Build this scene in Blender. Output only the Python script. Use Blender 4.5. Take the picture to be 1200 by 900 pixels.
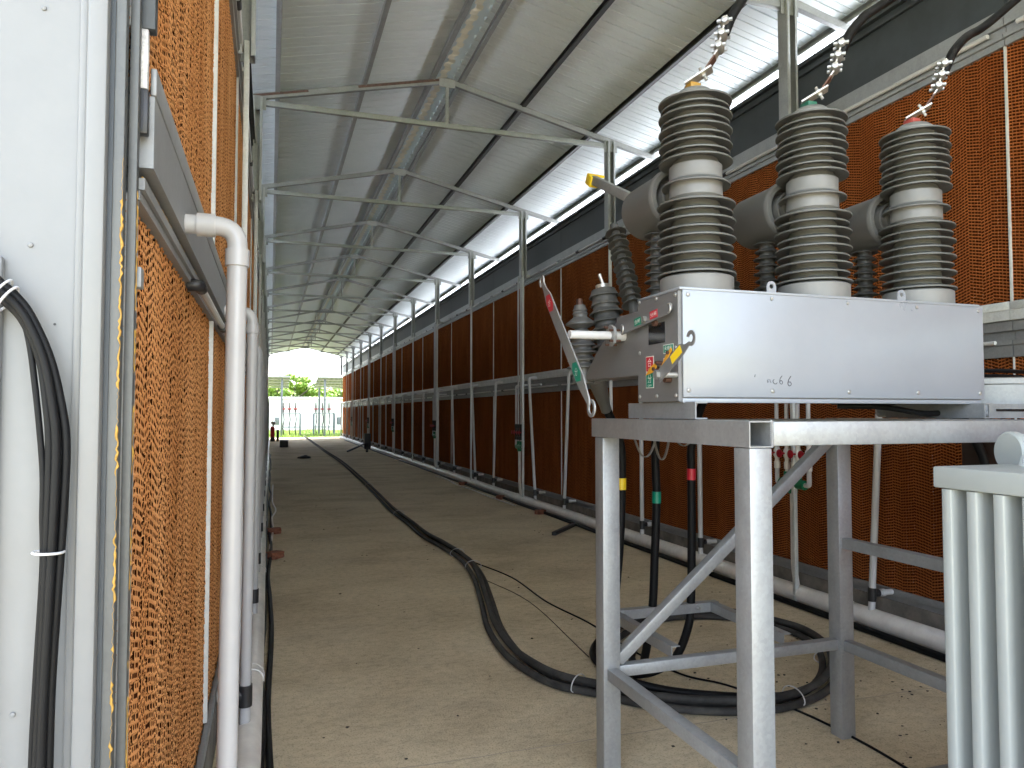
import bpy, bmesh, math, random
import numpy as np
from mathutils import Vector, Matrix

# ------------------------------------------------------------------ camera, world, sun, exposure
for o in list(bpy.data.objects):
    bpy.data.objects.remove(o, do_unlink=True)
SC = bpy.context.scene
COL = SC.collection
R = math.radians
YAW, PITCH, EYE, FPX = R(18.2015), R(2.264), 1.6, 860.0
cam_d = bpy.data.cameras.new("camera")
cam_d.sensor_width = 36.0
cam_d.lens = FPX / 1200.0 * 36.0
cam_d.clip_start = 0.05
cam_d.clip_end = 3000
cam = bpy.data.objects.new("camera", cam_d)
COL.objects.link(cam)
F = Vector((math.sin(YAW) * math.cos(PITCH), math.cos(YAW) * math.cos(PITCH), math.sin(PITCH)))
RT = Vector((math.cos(YAW), -math.sin(YAW), 0))
UP = RT.cross(F)
cam.matrix_world = Matrix(((RT.x, UP.x, -F.x, 0), (RT.y, UP.y, -F.y, 0), (RT.z, UP.z, -F.z, EYE), (0, 0, 0, 1)))
SC.camera = cam

SUN_EL, SUN_AZ = R(66), R(80)          # azimuth from +Y towards +X: behind the camera, a little to the left
world = bpy.data.worlds.new("World")
SC.world = world
world.use_nodes = True
wn = world.node_tree
wn.nodes.clear()
w_out = wn.nodes.new("ShaderNodeOutputWorld")
w_bg = wn.nodes.new("ShaderNodeBackground")
w_sky = wn.nodes.new("ShaderNodeTexSky")
w_sky.sky_type = 'NISHITA'
w_sky.sun_disc = False
w_sky.sun_elevation = SUN_EL
w_sky.sun_rotation = SUN_AZ
w_sky.air_density = 1.0
w_sky.dust_density = 3.0
w_hsv = wn.nodes.new("ShaderNodeHueSaturation")
w_hsv.inputs["Saturation"].default_value = 0.58
wn.links.new(w_sky.outputs[0], w_hsv.inputs["Color"])
wn.links.new(w_hsv.outputs[0], w_bg.inputs["Color"])
w_bg.inputs["Strength"].default_value = 0.15
wn.links.new(w_bg.outputs[0], w_out.inputs["Surface"])

sun_d = bpy.data.lights.new("sun", 'SUN')
sun_d.energy = 2.0
sun_d.angle = R(25)
sun_d.color = (1.0, 0.98, 0.95)
sun = bpy.data.objects.new("sun", sun_d)
COL.objects.link(sun)
sd = Vector((math.sin(SUN_AZ) * math.cos(SUN_EL), math.cos(SUN_AZ) * math.cos(SUN_EL), math.sin(SUN_EL)))
sun.rotation_euler = (-sd).to_track_quat('-Z', 'Y').to_euler()
sun.location = sd * 50

SC.view_settings.view_transform = 'Standard'
SC.view_settings.look = 'None'
SC.view_settings.exposure = 3.55
SC.view_settings.gamma = 1.0
SC.render.engine = 'CYCLES'
SC.cycles.max_bounces = 12
SC.cycles.diffuse_bounces = 9
SC.cycles.use_denoising = True
rnd = random.Random(7)

# ------------------------------------------------------------------ materials
def mat(name, col, rough=0.6, metal=0.0, var=0.0, scale=8.0, bump=0.0, bscale=60.0, col2=None, stretch=None, spec=None, detail=6.0):
    m = bpy.data.materials.new(name)
    m.use_nodes = True
    nt = m.node_tree
    b = nt.nodes["Principled BSDF"]
    b.inputs["Base Color"].default_value = (*col, 1)
    b.inputs["Roughness"].default_value = rough
    b.inputs["Metallic"].default_value = metal
    if spec is not None:
        b.inputs["Specular IOR Level"].default_value = spec
    if var or bump or col2:
        tc = nt.nodes.new("ShaderNodeTexCoord")
        src = tc.outputs["Object"]
        if stretch:
            mp = nt.nodes.new("ShaderNodeMapping")
            mp.inputs["Scale"].default_value = stretch
            nt.links.new(src, mp.inputs["Vector"])
            src = mp.outputs[0]
    if var or col2:
        n = nt.nodes.new("ShaderNodeTexNoise")
        n.inputs["Scale"].default_value = scale
        n.inputs["Detail"].default_value = detail
        n.inputs["Roughness"].default_value = 0.65
        nt.links.new(src, n.inputs["Vector"])
        rp = nt.nodes.new("ShaderNodeValToRGB")
        c2 = col2 if col2 else tuple(c * (1 - var) for c in col)
        c1 = col if col2 else tuple(min(1, c * (1 + var)) for c in col)
        rp.color_ramp.elements[0].position = 0.36
        rp.color_ramp.elements[1].position = 0.64
        rp.color_ramp.elements[0].color = (*c2, 1)
        rp.color_ramp.elements[1].color = (*c1, 1)
        nt.links.new(n.outputs["Fac"], rp.inputs["Fac"])
        nt.links.new(rp.outputs[0], b.inputs["Base Color"])
        mr = nt.nodes.new("ShaderNodeMapRange")
        mr.inputs["To Min"].default_value = max(0, rough - 0.1)
        mr.inputs["To Max"].default_value = min(1, rough + 0.1)
        nt.links.new(n.outputs["Fac"], mr.inputs["Value"])
        nt.links.new(mr.outputs[0], b.inputs["Roughness"])
    if bump:
        n2 = nt.nodes.new("ShaderNodeTexNoise")
        n2.inputs["Scale"].default_value = bscale
        n2.inputs["Detail"].default_value = 4
        nt.links.new(src, n2.inputs["Vector"])
        bp = nt.nodes.new("ShaderNodeBump")
        bp.inputs["Strength"].default_value = bump
        bp.inputs["Distance"].default_value = 0.01
        nt.links.new(n2.outputs["Fac"], bp.inputs["Height"])
        nt.links.new(bp.outputs[0], b.inputs["Normal"])
    return m

def galv_mat(name, base, metal, rough):
    m = bpy.data.materials.new(name)
    m.use_nodes = True
    nt = m.node_tree
    b = nt.nodes["Principled BSDF"]
    b.inputs["Metallic"].default_value = metal
    tc = nt.nodes.new("ShaderNodeTexCoord")
    v = nt.nodes.new("ShaderNodeTexVoronoi")
    v.inputs["Scale"].default_value = 90
    n = nt.nodes.new("ShaderNodeTexNoise")
    n.inputs["Scale"].default_value = 7
    n.inputs["Detail"].default_value = 8
    n.inputs["Roughness"].default_value = 0.7
    mp = nt.nodes.new("ShaderNodeMapping")
    mp.inputs["Scale"].default_value = (1, 1, 0.45)
    nt.links.new(tc.outputs["Object"], mp.inputs["Vector"])
    nt.links.new(mp.outputs[0], n.inputs["Vector"])
    nt.links.new(tc.outputs["Object"], v.inputs["Vector"])
    mx = nt.nodes.new("ShaderNodeMath")
    mx.operation = 'MULTIPLY_ADD'
    mx.inputs[1].default_value = 0.22
    nt.links.new(v.outputs["Color"], mx.inputs[0])
    nt.links.new(n.outputs["Fac"], mx.inputs[2])
    rp = nt.nodes.new("ShaderNodeValToRGB")
    rp.color_ramp.elements[0].position = 0.35
    rp.color_ramp.elements[1].position = 0.85
    rp.color_ramp.elements[0].color = (*[c * 0.80 for c in base], 1)
    rp.color_ramp.elements[1].color = (*[min(1, c * 1.13) for c in base], 1)
    nt.links.new(mx.outputs[0], rp.inputs["Fac"])
    nt.links.new(rp.outputs[0], b.inputs["Base Color"])
    mr = nt.nodes.new("ShaderNodeMapRange")
    mr.inputs["To Min"].default_value = rough - 0.12
    mr.inputs["To Max"].default_value = rough + 0.15
    nt.links.new(mx.outputs[0], mr.inputs["Value"])
    nt.links.new(mr.outputs[0], b.inputs["Roughness"])
    return m

M = {}
M['galv'] = galv_mat("galvanised_steel", (0.37, 0.38, 0.385), 0.55, 0.42)
M['galv_dull'] = galv_mat("dull_galvanised_steel", (0.30, 0.31, 0.315), 0.45, 0.5)
M['galv_pale'] = galv_mat("weathered_zinc_steel", (0.66, 0.68, 0.67), 0.3, 0.5)
M['corner'] = galv_mat("dimmed_corner_zinc", (0.115, 0.12, 0.12), 0.4, 0.5)  # darker copy of the galvanised steel, offsets strong light on this corner
M['roof'] = mat("roof_sheet_steel", (0.67, 0.73, 0.755), 0.45, 0.08, var=0.03, scale=1.5)
M['purlin'] = galv_mat("purlin_steel", (0.36, 0.37, 0.37), 0.5, 0.45)
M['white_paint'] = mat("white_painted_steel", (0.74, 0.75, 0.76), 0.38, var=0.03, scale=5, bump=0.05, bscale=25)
M['pvc_left'] = mat("dimmed_white_pvc", (0.42, 0.42, 0.425), 0.32, var=0.04, scale=4)  # same pvc as the right pipes, darkened to offset stronger light
M['panel_paint'] = mat("dimmed_panel_paint", (0.185, 0.191, 0.193), 0.4, var=0.04, scale=5, bump=0.06, bscale=25)  # white paint darkened to offset the strong light on the end panel
M['pvc'] = mat("white_pvc", (0.55, 0.55, 0.555), 0.3, var=0.04, scale=4)
M['pvc_dusty'] = mat("dusty_white_pvc", (0.74, 0.71, 0.67), 0.42, var=0.12, scale=5)
M['black'] = mat("black_plastic", (0.02, 0.02, 0.022), 0.4)
M['rubber'] = mat("black_cable_rubber", (0.0045, 0.0048, 0.0055), 0.55, spec=0.22, var=0.25, scale=14)
M['rubber_dusty'] = mat("dusty_cable_rubber", (0.055, 0.052, 0.047), 0.8, col2=(0.018, 0.0175, 0.017), scale=9)
M['fascia'] = mat("dark_blue_grey_fascia", (0.040, 0.048, 0.056), 0.5, var=0.2, scale=3)
M['dark_steel'] = mat("dark_primer_steel", (0.028, 0.028, 0.03), 0.5)
M['plinth'] = mat("plinth_concrete", (0.20, 0.18, 0.155), 0.9, var=0.3, scale=6, bump=0.4, bscale=50)
M['box_front'] = mat("pale_grey_enamel", (0.295, 0.318, 0.355), 0.3, metal=0.15, var=0.035, scale=2.5, bump=0.02, bscale=6)
M['box_end'] = mat("shaded_brushed_steel", (0.20, 0.20, 0.202), 0.42, metal=0.25, var=0.05, scale=5, stretch=(1, 1, 6))  # grey steel, with the shade of the side-facing end put into its colour
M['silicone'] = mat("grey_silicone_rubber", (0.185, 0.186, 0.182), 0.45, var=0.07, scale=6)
M['silicone_shade'] = mat("shaded_shed_silicone", (0.108, 0.111, 0.107), 0.45, var=0.07, scale=6)  # darker copy of the grey silicone, shade around the sheds put into colour
M['silicone_dark'] = mat("dark_grey_silicone_rubber", (0.085, 0.086, 0.083), 0.5, var=0.1, scale=6)
M['epoxy'] = mat("mid_grey_epoxy", (0.12, 0.12, 0.117), 0.38, var=0.06, scale=5)
M['tin'] = mat("tinned_metal", (0.50, 0.48, 0.44), 0.35, metal=0.6, var=0.1, scale=18)
M['copper'] = mat("brown_copper_bar", (0.10, 0.05, 0.035), 0.5, metal=0.3)
M['bolt'] = mat("zinc_bolt", (0.42, 0.42, 0.41), 0.35, metal=0.7)
M['red'] = mat("red_label", (0.55, 0.02, 0.04), 0.4)
M['green'] = mat("green_label", (0.0, 0.22, 0.14), 0.4)
M['yellow'] = mat("yellow_label", (0.85, 0.60, 0.02), 0.4)
M['orange'] = mat("orange_pointer", (0.75, 0.36, 0.03), 0.4)
M['ivory'] = mat("ivory_label_border", (0.72, 0.72, 0.66), 0.5)
M['ink'] = mat("marker_ink", (0.05, 0.05, 0.06), 0.6)
M['white'] = mat("white_lettering", (0.8, 0.8, 0.76), 0.5)
M['window'] = mat("dark_view_glass", (0.012, 0.012, 0.013), 0.12)
M['foam'] = mat("yellow_sealant", (0.40, 0.23, 0.04), 0.6, var=0.25, scale=30, bump=0.6, bscale=60)
M['trafo'] = mat("pale_grey_green_enamel", (0.315, 0.338, 0.330), 0.36, var=0.03, scale=3)
M['brick'] = mat("red_brick_chunk", (0.22, 0.085, 0.05), 0.9, var=0.3, scale=20)
M['brown_steel'] = mat("dark_brown_cabinet_steel", (0.035, 0.02, 0.015), 0.5)
M['tap_red'] = mat("red_tap_wheel", (0.35, 0.01, 0.02), 0.4)
M['tap_green'] = mat("green_pipe_fitting", (0.01, 0.16, 0.07), 0.4)
M['wall_white'] = mat("white_boundary_render", (0.50, 0.50, 0.49), 0.9, var=0.07, scale=0.6)
M['bark'] = mat("dark_bark", (0.06, 0.045, 0.035), 0.9, var=0.3, scale=6)
M['leaf'] = mat("bright_green_leaf", (0.20, 0.30, 0.03), 0.55, col2=(0.09, 0.16, 0.02), scale=0.8)
M['grass_blade'] = mat("yellow_green_grass_blade", (0.20, 0.28, 0.04), 0.6, col2=(0.12, 0.20, 0.03), scale=0.5)
M['meadow'] = mat("grassy_soil", (0.17, 0.23, 0.045), 0.9, col2=(0.10, 0.14, 0.035), scale=0.4)
M['canopy'] = mat("weathered_canopy_sheet", (0.16, 0.17, 0.17), 0.6, var=0.1, scale=2)
M['tape_yellow'] = mat("amber_shrink_tube", (0.35, 0.2, 0.03), 0.4)
M['tape_green'] = mat("green_shrink_tube", (0.02, 0.12, 0.08), 0.4)
M['tape_red'] = mat("faded_red_shrink_tube", (0.32, 0.06, 0.05), 0.4)
M['far_steel'] = mat("blue_grey_far_steel", (0.13, 0.15, 0.165), 0.5, metal=0.2, var=0.1, scale=4)
M['far_red'] = mat("dull_red_insulator", (0.22, 0.03, 0.035), 0.5)
M['rust'] = mat("rusty_stain_steel", (0.10, 0.055, 0.045), 0.7, var=0.3, scale=30)
M['debris'] = mat("dark_leaf_litter", (0.035, 0.028, 0.022), 0.9)
M['strap'] = mat("grey_braided_strap", (0.30, 0.29, 0.27), 0.5, metal=0.3)

def pad_mat(name, ca, cb):
    m = mat(name, ca, 0.95, spec=0.05)
    nt = m.node_tree
    b = nt.nodes["Principled BSDF"]
    tc = nt.nodes.new("ShaderNodeTexCoord")
    n = nt.nodes.new("ShaderNodeTexNoise")
    n.inputs["Scale"].default_value = 3.0
    n.inputs["Detail"].default_value = 8
    mp = nt.nodes.new("ShaderNodeMapping")
    mp.inputs["Scale"].default_value = (1, 1.6, 0.35)
    nt.links.new(tc.outputs["Object"], mp.inputs["Vector"])
    nt.links.new(mp.outputs[0], n.inputs["Vector"])
    rp = nt.nodes.new("ShaderNodeValToRGB")
    rp.color_ramp.elements[0].position = 0.3
    rp.color_ramp.elements[1].position = 0.7
    rp.color_ramp.elements[0].color = (*ca, 1)
    rp.color_ramp.elements[1].color = (*cb, 1)
    nt.links.new(n.outputs["Fac"], rp.inputs["Fac"])
    nt.links.new(rp.outputs[0], b.inputs["Base Color"])
    return m
M['pad'] = pad_mat('tan_cellulose', (0.55, 0.232, 0.080), (0.74, 0.365, 0.150))  # lighter tan face for the left wall's pads
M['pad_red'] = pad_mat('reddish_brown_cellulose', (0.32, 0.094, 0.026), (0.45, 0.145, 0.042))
M['pad_inner'] = mat("hole_shade_cellulose", (0.085, 0.023, 0.007), 0.95, spec=0.05, var=0.2, scale=5)  # shade inside the flute holes put into the colour, darker than the face

def floor_mat():
    m = bpy.data.materials.new("worn_concrete_floor")
    m.use_nodes = True
    nt = m.node_tree
    N = nt.nodes.new
    L = nt.links.new
    b = nt.nodes["Principled BSDF"]
    b.inputs["Roughness"].default_value = 0.9
    b.inputs["Specular IOR Level"].default_value = 0.25
    tc = N("ShaderNodeTexCoord")
    def noise(sc, det, rough=0.6, st=(1, 1, 1), dist=0.0):
        mp = N("ShaderNodeMapping")
        mp.inputs["Scale"].default_value = st
        L(tc.outputs["Object"], mp.inputs["Vector"])
        n = N("ShaderNodeTexNoise")
        n.inputs["Scale"].default_value = sc
        n.inputs["Detail"].default_value = det
        n.inputs["Roughness"].default_value = rough
        n.inputs["Distortion"].default_value = dist
        L(mp.outputs[0], n.inputs["Vector"])
        return n.outputs["Fac"]
    def ramp(fac, stops):
        r = N("ShaderNodeValToRGB")
        e = r.color_ramp.elements
        e[0].position, e[1].position = stops[0][0], stops[-1][0]
        e[0].color, e[1].color = (*stops[0][1], 1), (*stops[-1][1], 1)
        for p, c in stops[1:-1]:
            x = e.new(p)
            x.color = (*c, 1)
        L(fac, r.inputs["Fac"])
        return r.outputs[0]
    def mix(a, c, f, mode='MIX'):
        x = N("ShaderNodeMix")
        x.data_type = 'RGBA'
        x.blend_type = mode
        if isinstance(f, float):
            x.inputs["Factor"].default_value = f
        else:
            L(f, x.inputs["Factor"])
        L(a, x.inputs[6])
        if isinstance(c, tuple):
            x.inputs[7].default_value = (*c, 1)
        else:
            L(c, x.inputs[7])
        return x.outputs[2]
    base = ramp(noise(0.8, 10, 0.68, (0.8, 1.1, 1), 0.3), [(0.32, (0.50, 0.412, 0.275)), (0.5, (0.67, 0.565, 0.39)), (0.68, (0.76, 0.655, 0.465))])
    fine = ramp(noise(20, 9, 0.75, (0.8, 1.1, 1)), [(0.34, (0.60, 0.595, 0.58)), (0.50, (0.92, 0.92, 0.92)), (0.62, (1, 1, 1))])
    c = mix(base, fine, 0.75, 'MULTIPLY')
    grit = ramp(noise(95, 4, 0.7), [(0.36, (0.42, 0.40, 0.37)), (0.47, (1, 1, 1))])
    c = mix(c, grit, 0.65, 'MULTIPLY')
    stain = ramp(noise(1.3, 9, 0.7, (0.7, 1.1, 1), 0.3), [(0.52, (0, 0, 0)), (0.75, (0.45, 0.45, 0.45))])
    c = mix(c, (0.23, 0.19, 0.15), stain)
    # a scored joint across the slab, and one along it
    sx = N("ShaderNodeSeparateXYZ")
    L(tc.outputs["Object"], sx.inputs[0])
    wob = noise(3.0, 3)
    def joint(comp, at, w):
        a = N("ShaderNodeMath")
        a.operation = 'MULTIPLY_ADD'
        L(wob, a.inputs[0])
        a.inputs[1].default_value = 0.05
        L(sx.outputs[comp], a.inputs[2])
        s = N("ShaderNodeMath")
        s.operation = 'SUBTRACT'
        L(a.outputs[0], s.inputs[0])
        s.inputs[1].default_value = at + 0.025
        ab = N("ShaderNodeMath")
        ab.operation = 'ABSOLUTE'
        L(s.outputs[0], ab.inputs[0])
        lt = N("ShaderNodeMath")
        lt.operation = 'LESS_THAN'
        L(ab.outputs[0], lt.inputs[0])
        lt.inputs[1].default_value = w
        return lt.outputs[0]
    c = mix(c, (0.42, 0.36, 0.28), joint(1, 3.36, 0.004))
    for yj in (15.5, 31.0):
        c = mix(c, (0.16, 0.13, 0.10), joint(1, yj, 0.006))
    L(c, b.inputs["Base Color"])
    bp = N("ShaderNodeBump")
    bp.inputs["Strength"].default_value = 0.8
    bp.inputs["Distance"].default_value = 0.012
    add = N("ShaderNodeMath")
    add.operation = 'ADD'
    L(noise(22, 8, 0.7, (0.8, 1.1, 1)), add.inputs[0])
    L(noise(110, 4, 0.6), add.inputs[1])
    L(add.outputs[0], bp.inputs["Height"])
    L(bp.outputs[0], b.inputs["Normal"])
    return m
M['floor'] = floor_mat()

# ------------------------------------------------------------------ mesh helpers
def catmull(pts, n=8, closed=False):
    P = [Vector(p) for p in pts]
    out = []
    m = len(P)
    for i in range(m - 1):
        p0 = P[i - 1] if i > 0 else P[0] * 2 - P[1]
        p1, p2 = P[i], P[i + 1]
        p3 = P[i + 2] if i + 2 < m else P[-1] * 2 - P[-2]
        for k in range(n):
            t = k / n
            out.append(0.5 * ((2 * p1) + (p2 - p0) * t + (2 * p0 - 5 * p1 + 4 * p2 - p3) * t * t + (3 * p1 - p0 - 3 * p2 + p3) * t ** 3))
    out.append(P[-1])
    return out

def round_path(pts, rad, n=6):
    """polyline with filleted corners"""
    P = [Vector(p) for p in pts]
    out = [P[0]]
    for i in range(1, len(P) - 1):
        a, b, c = P[i - 1], P[i], P[i + 1]
        d1, d2 = (a - b), (c - b)
        r = min(rad, d1.length * 0.49, d2.length * 0.49)
        s, e = b + d1.normalized() * r, b + d2.normalized() * r
        for k in range(n + 1):
            t = k / n
            out.append((1 - t) ** 2 * s + 2 * t * (1 - t) * b + t * t * e)
    out.append(P[-1])
    return out

class MB:
    def __init__(self):
        self.v = []
        self.f = []
    def add(self, vs, fs):
        o = len(self.v)
        self.v.extend([tuple(x) for x in vs])
        self.f.extend([tuple(i + o for i in q) for q in fs])
        return self
    def box(self, a, b, bev=0.0):
        x0, y0, z0 = [min(p, q) for p, q in zip(a, b)]
        x1, y1, z1 = [max(p, q) for p, q in zip(a, b)]
        bev = min(bev, (x1 - x0) * 0.4, (y1 - y0) * 0.4, (z1 - z0) * 0.4)
        if bev <= 0:
            v = [(x0, y0, z0), (x1, y0, z0), (x1, y1, z0), (x0, y1, z0), (x0, y0, z1), (x1, y0, z1), (x1, y1, z1), (x0, y1, z1)]
            return self.add(v, [(0, 3, 2, 1), (4, 5, 6, 7), (0, 1, 5, 4), (1, 2, 6, 5), (2, 3, 7, 6), (3, 0, 4, 7)])
        bm = bmesh.new()
        vs = [bm.verts.new(p) for p in [(x0, y0, z0), (x1, y0, z0), (x1, y1, z0), (x0, y1, z0), (x0, y0, z1), (x1, y0, z1), (x1, y1, z1), (x0, y1, z1)]]
        for q in [(0, 3, 2, 1), (4, 5, 6, 7), (0, 1, 5, 4), (1, 2, 6, 5), (2, 3, 7, 6), (3, 0, 4, 7)]:
            bm.faces.new([vs[i] for i in q])
        bmesh.ops.bevel(bm, geom=list(bm.edges), offset=bev, segments=2, profile=0.5, affect='EDGES')
        return self.bm(bm)
    def bm(self, bm):
        bm.verts.ensure_lookup_table()
        bm.verts.index_update()
        self.add([v.co[:] for v in bm.verts], [[v.index for v in f.verts] for f in bm.faces])
        bm.free()
        return self
    def beam(self, p0, p1, w, h, up=(0, 0, 1), bev=0.0):
        """box bar from p0 to p1; w across, h along up"""
        p0, p1 = Vector(p0), Vector(p1)
        d = (p1 - p0)
        ln = d.length
        d.normalize()
        s = d.cross(Vector(up))
        if s.length < 1e-4:
            s = d.cross(Vector((1, 0, 0)))
        s.normalize()
        u = s.cross(d)
        t = MB().box((-w / 2, 0, -h / 2), (w / 2, ln, h / 2), bev)
        self.add([p0 + s * x + d * y + u * z for x, y, z in t.v], t.f)
        return self
    def tube(self, pts, r, seg=12, caps=True, radii=None):
        P = [Vector(p) for p in pts]
        n = len(P)
        T = []
        for i in range(n):
            t = (P[min(i + 1, n - 1)] - P[max(i - 1, 0)])
            T.append(t.normalized() if t.length > 0 else Vector((0, 0, 1)))
        a = Vector((0, 0, 1)) if abs(T[0].z) < 0.9 else Vector((1, 0, 0))
        nrm = (a - T[0] * a.dot(T[0])).normalized()
        vs, fs = [], []
        for i in range(n):
            nrm = (nrm - T[i] * nrm.dot(T[i]))
            nrm = nrm.normalized() if nrm.length > 1e-6 else T[i].orthogonal().normalized()
            bn = T[i].cross(nrm)
            rr = radii[i] if radii else r
            for k in range(seg):
                an = 2 * math.pi * k / seg
                vs.append(P[i] + (nrm * math.cos(an) + bn * math.sin(an)) * rr)
        for i in range(n - 1):
            for k in range(seg):
                k2 = (k + 1) % seg
                fs.append((i * seg + k, i * seg + k2, (i + 1) * seg + k2, (i + 1) * seg + k))
        if caps:
            fs.append(tuple(range(seg - 1, -1, -1)))
            fs.append(tuple((n - 1) * seg + k for k in range(seg)))
        return self.add(vs, fs)
    def cyl(self, p0, p1, r, seg=20, r1=None):
        return self.tube([p0, p1], r, seg, True, [r, r if r1 is None else r1])
    def ring(self, p0, p1, ro, ri, seg=24):
        """annular collar"""
        return self.lathe([(ri, 0), (ro, 0), (ro, (Vector(p1) - Vector(p0)).length), (ri, (Vector(p1) - Vector(p0)).length), (ri, 0)], p0, Vector(p1) - Vector(p0), seg)
    def lathe(self, prof, org, axis=(0, 0, 1), seg=32):
        ax = Vector(axis).normalized()
        a = ax.orthogonal().normalized()
        b = ax.cross(a)
        o = Vector(org)
        vs, fs = [], []
        n = len(prof)
        for (r, h) in prof:
            for k in range(seg):
                an = 2 * math.pi * k / seg
                vs.append(o + ax * h + (a * math.cos(an) + b * math.sin(an)) * max(r, 1e-5))
        for i in range(n - 1):
            for k in range(seg):
                k2 = (k + 1) % seg
                fs.append((i * seg + k, i * seg + k2, (i + 1) * seg + k2, (i + 1) * seg + k))
        return self.add(vs, fs)
    def prism(self, poly, org, u, v, th):
        """polygon in the plane (u, v) at org, thickness th along u x v"""
        org, u, v = Vector(org), Vector(u), Vector(v)
        n = u.cross(v).normalized() * th
        m = len(poly)
        vs = [org + u * x + v * y for x, y in poly] + [org + u * x + v * y + n for x, y in poly]
        fs = [tuple(range(m - 1, -1, -1)), tuple(range(m, 2 * m))]
        for i in range(m):
            j = (i + 1) % m
            fs.append((i, j, m + j, m + i))
        return self.add(vs, fs)
    def strip(self, pts, w, th, side=(0, 1, 0)):
        """flat ribbon along pts"""
        for a, b in zip(pts[:-1], pts[1:]):
            self.beam(a, b, w, th, Vector(b - a).cross(Vector(side)) if Vector(b - a).cross(Vector(side)).length > 1e-5 else (0, 0, 1))
        return self
    def build(self, name, material, parent=None, smooth=35, recalc=True):
        off = Vector((0, 0, 0))
        p = parent
        while p is not None:
            off += p.location
            p = p.parent
        me = bpy.data.meshes.new(name)
        me.from_pydata([(x - off.x, y - off.y, z - off.z) for x, y, z in self.v], [], self.f)
        if recalc:
            bm = bmesh.new()
            bm.from_mesh(me)
            bmesh.ops.recalc_face_normals(bm, faces=bm.faces)
            bm.to_mesh(me)
            bm.free()
        me.materials.append(material)
        if smooth:
            me.polygons.foreach_set("use_smooth", [True] * len(me.polygons))
            me.set_sharp_from_angle(angle=R(smooth))
        me.update()
        o = bpy.data.objects.new(name, me)
        COL.objects.link(o)
        if parent:
            o.parent = parent
        return o

def tag(o, label=None, cat=None, group=None, kind=None):
    if label:
        o['label'] = label
    if cat:
        o['category'] = cat
    if group:
        o['group'] = group
    if kind:
        o['kind'] = kind
    return o

def thing(name, label, cat, loc=(0, 0, 0), group=None):
    o = bpy.data.objects.new(name, None)
    o.empty_display_size = 0.1
    o.location = loc
    COL.objects.link(o)
    return tag(o, label, cat, group)

def copy_part(o, parent, dloc=(0, 0, 0)):
    c = o.copy()
    COL.objects.link(c)
    c.parent = parent
    c.location = Vector(o.location) + Vector(dloc)
    for ch in list(o.children):
        copy_part(ch, c)
    return c

def lettering(body, c, u, v, w, h, material, parent, lift=0.0009, name='lettering'):
    """flat letters centred on c, fitted to w x h, in the plane (u, v)"""
    cu = bpy.data.curves.new("lettering", 'FONT')
    cu.body = body
    ob = bpy.data.objects.new("lettering", cu)
    COL.objects.link(ob)
    dg = bpy.context.evaluated_depsgraph_get()
    me = bpy.data.meshes.new_from_object(ob.evaluated_get(dg))
    bpy.data.objects.remove(ob, do_unlink=True)
    co = [x.co.copy() for x in me.vertices]
    x0, x1 = min(p.x for p in co), max(p.x for p in co)
    y0, y1 = min(p.y for p in co), max(p.y for p in co)
    u, v, c = Vector(u), Vector(v), Vector(c)
    n = u.cross(v).normalized()
    mb = MB()
    mb.add([c + u * ((p.x - (x0 + x1) / 2) / (x1 - x0) * w) + v * ((p.y - (y0 + y1) / 2) / (y1 - y0) * h) + n * lift for p in co], [tuple(f.vertices) for f in me.polygons])
    bpy.data.meshes.remove(me)
    return mb.build(name, material, parent, smooth=0, recalc=False)

def shed_profile(zs, rs, r_in, z0, z1, th=0.004, droop=0.016):
    """lathe profile of a ribbed insulator from z0 to z1"""
    p = [(r_in, z0)]
    for z, r in zip(zs, rs):
        p += [(r_in, z + droop * 0.45), (r_in + (r - r_in) * 0.15, z + droop * 0.30), (r_in + (r - r_in) * 0.6, z), (r - 0.002, z - 0.005), (r, z - 0.004), (r, z + th - 0.005), (r - 0.002, z + th - 0.003),
              (r_in + (r - r_in) * 0.5, z + droop * 0.55 + 0.002), (r_in + 0.004, z + droop + 0.004)]
    p.append((r_in, z1))
    return p

# ------------------------------------------------------------------ ground and floor
mb = MB()
mb.add([(-400, -400, -0.02), (400, -400, -0.02), (400, 600, -0.02), (-400, 600, -0.02)], [(0, 1, 2, 3)])
tag(mb.build("ground", M['meadow'], smooth=0), kind='structure')
mb = MB()
mb.box((-14, -16, -0.3), (18, 50, 0.0))
tag(mb.build("concrete_floor", M['floor'], smooth=0), kind='structure')

# ------------------------------------------------------------------ open shed: columns, trusses, purlins, roof sheets
XL, XR, XC = -0.18, 4.20, 2.01
Y0, PITCHY, NTR = 5.16, 3.5, 13
Z_TIE, SL = 5.11, 0.227
APEX = 5.71
def roof_z(x, lift=0.0):
    return APEX + lift - SL * abs(x - XC)
shed = thing("open_shed", "long open steel shed with ribbed grey gable roof between the pad walls", "shed", (XC, 24, 0))

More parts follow.
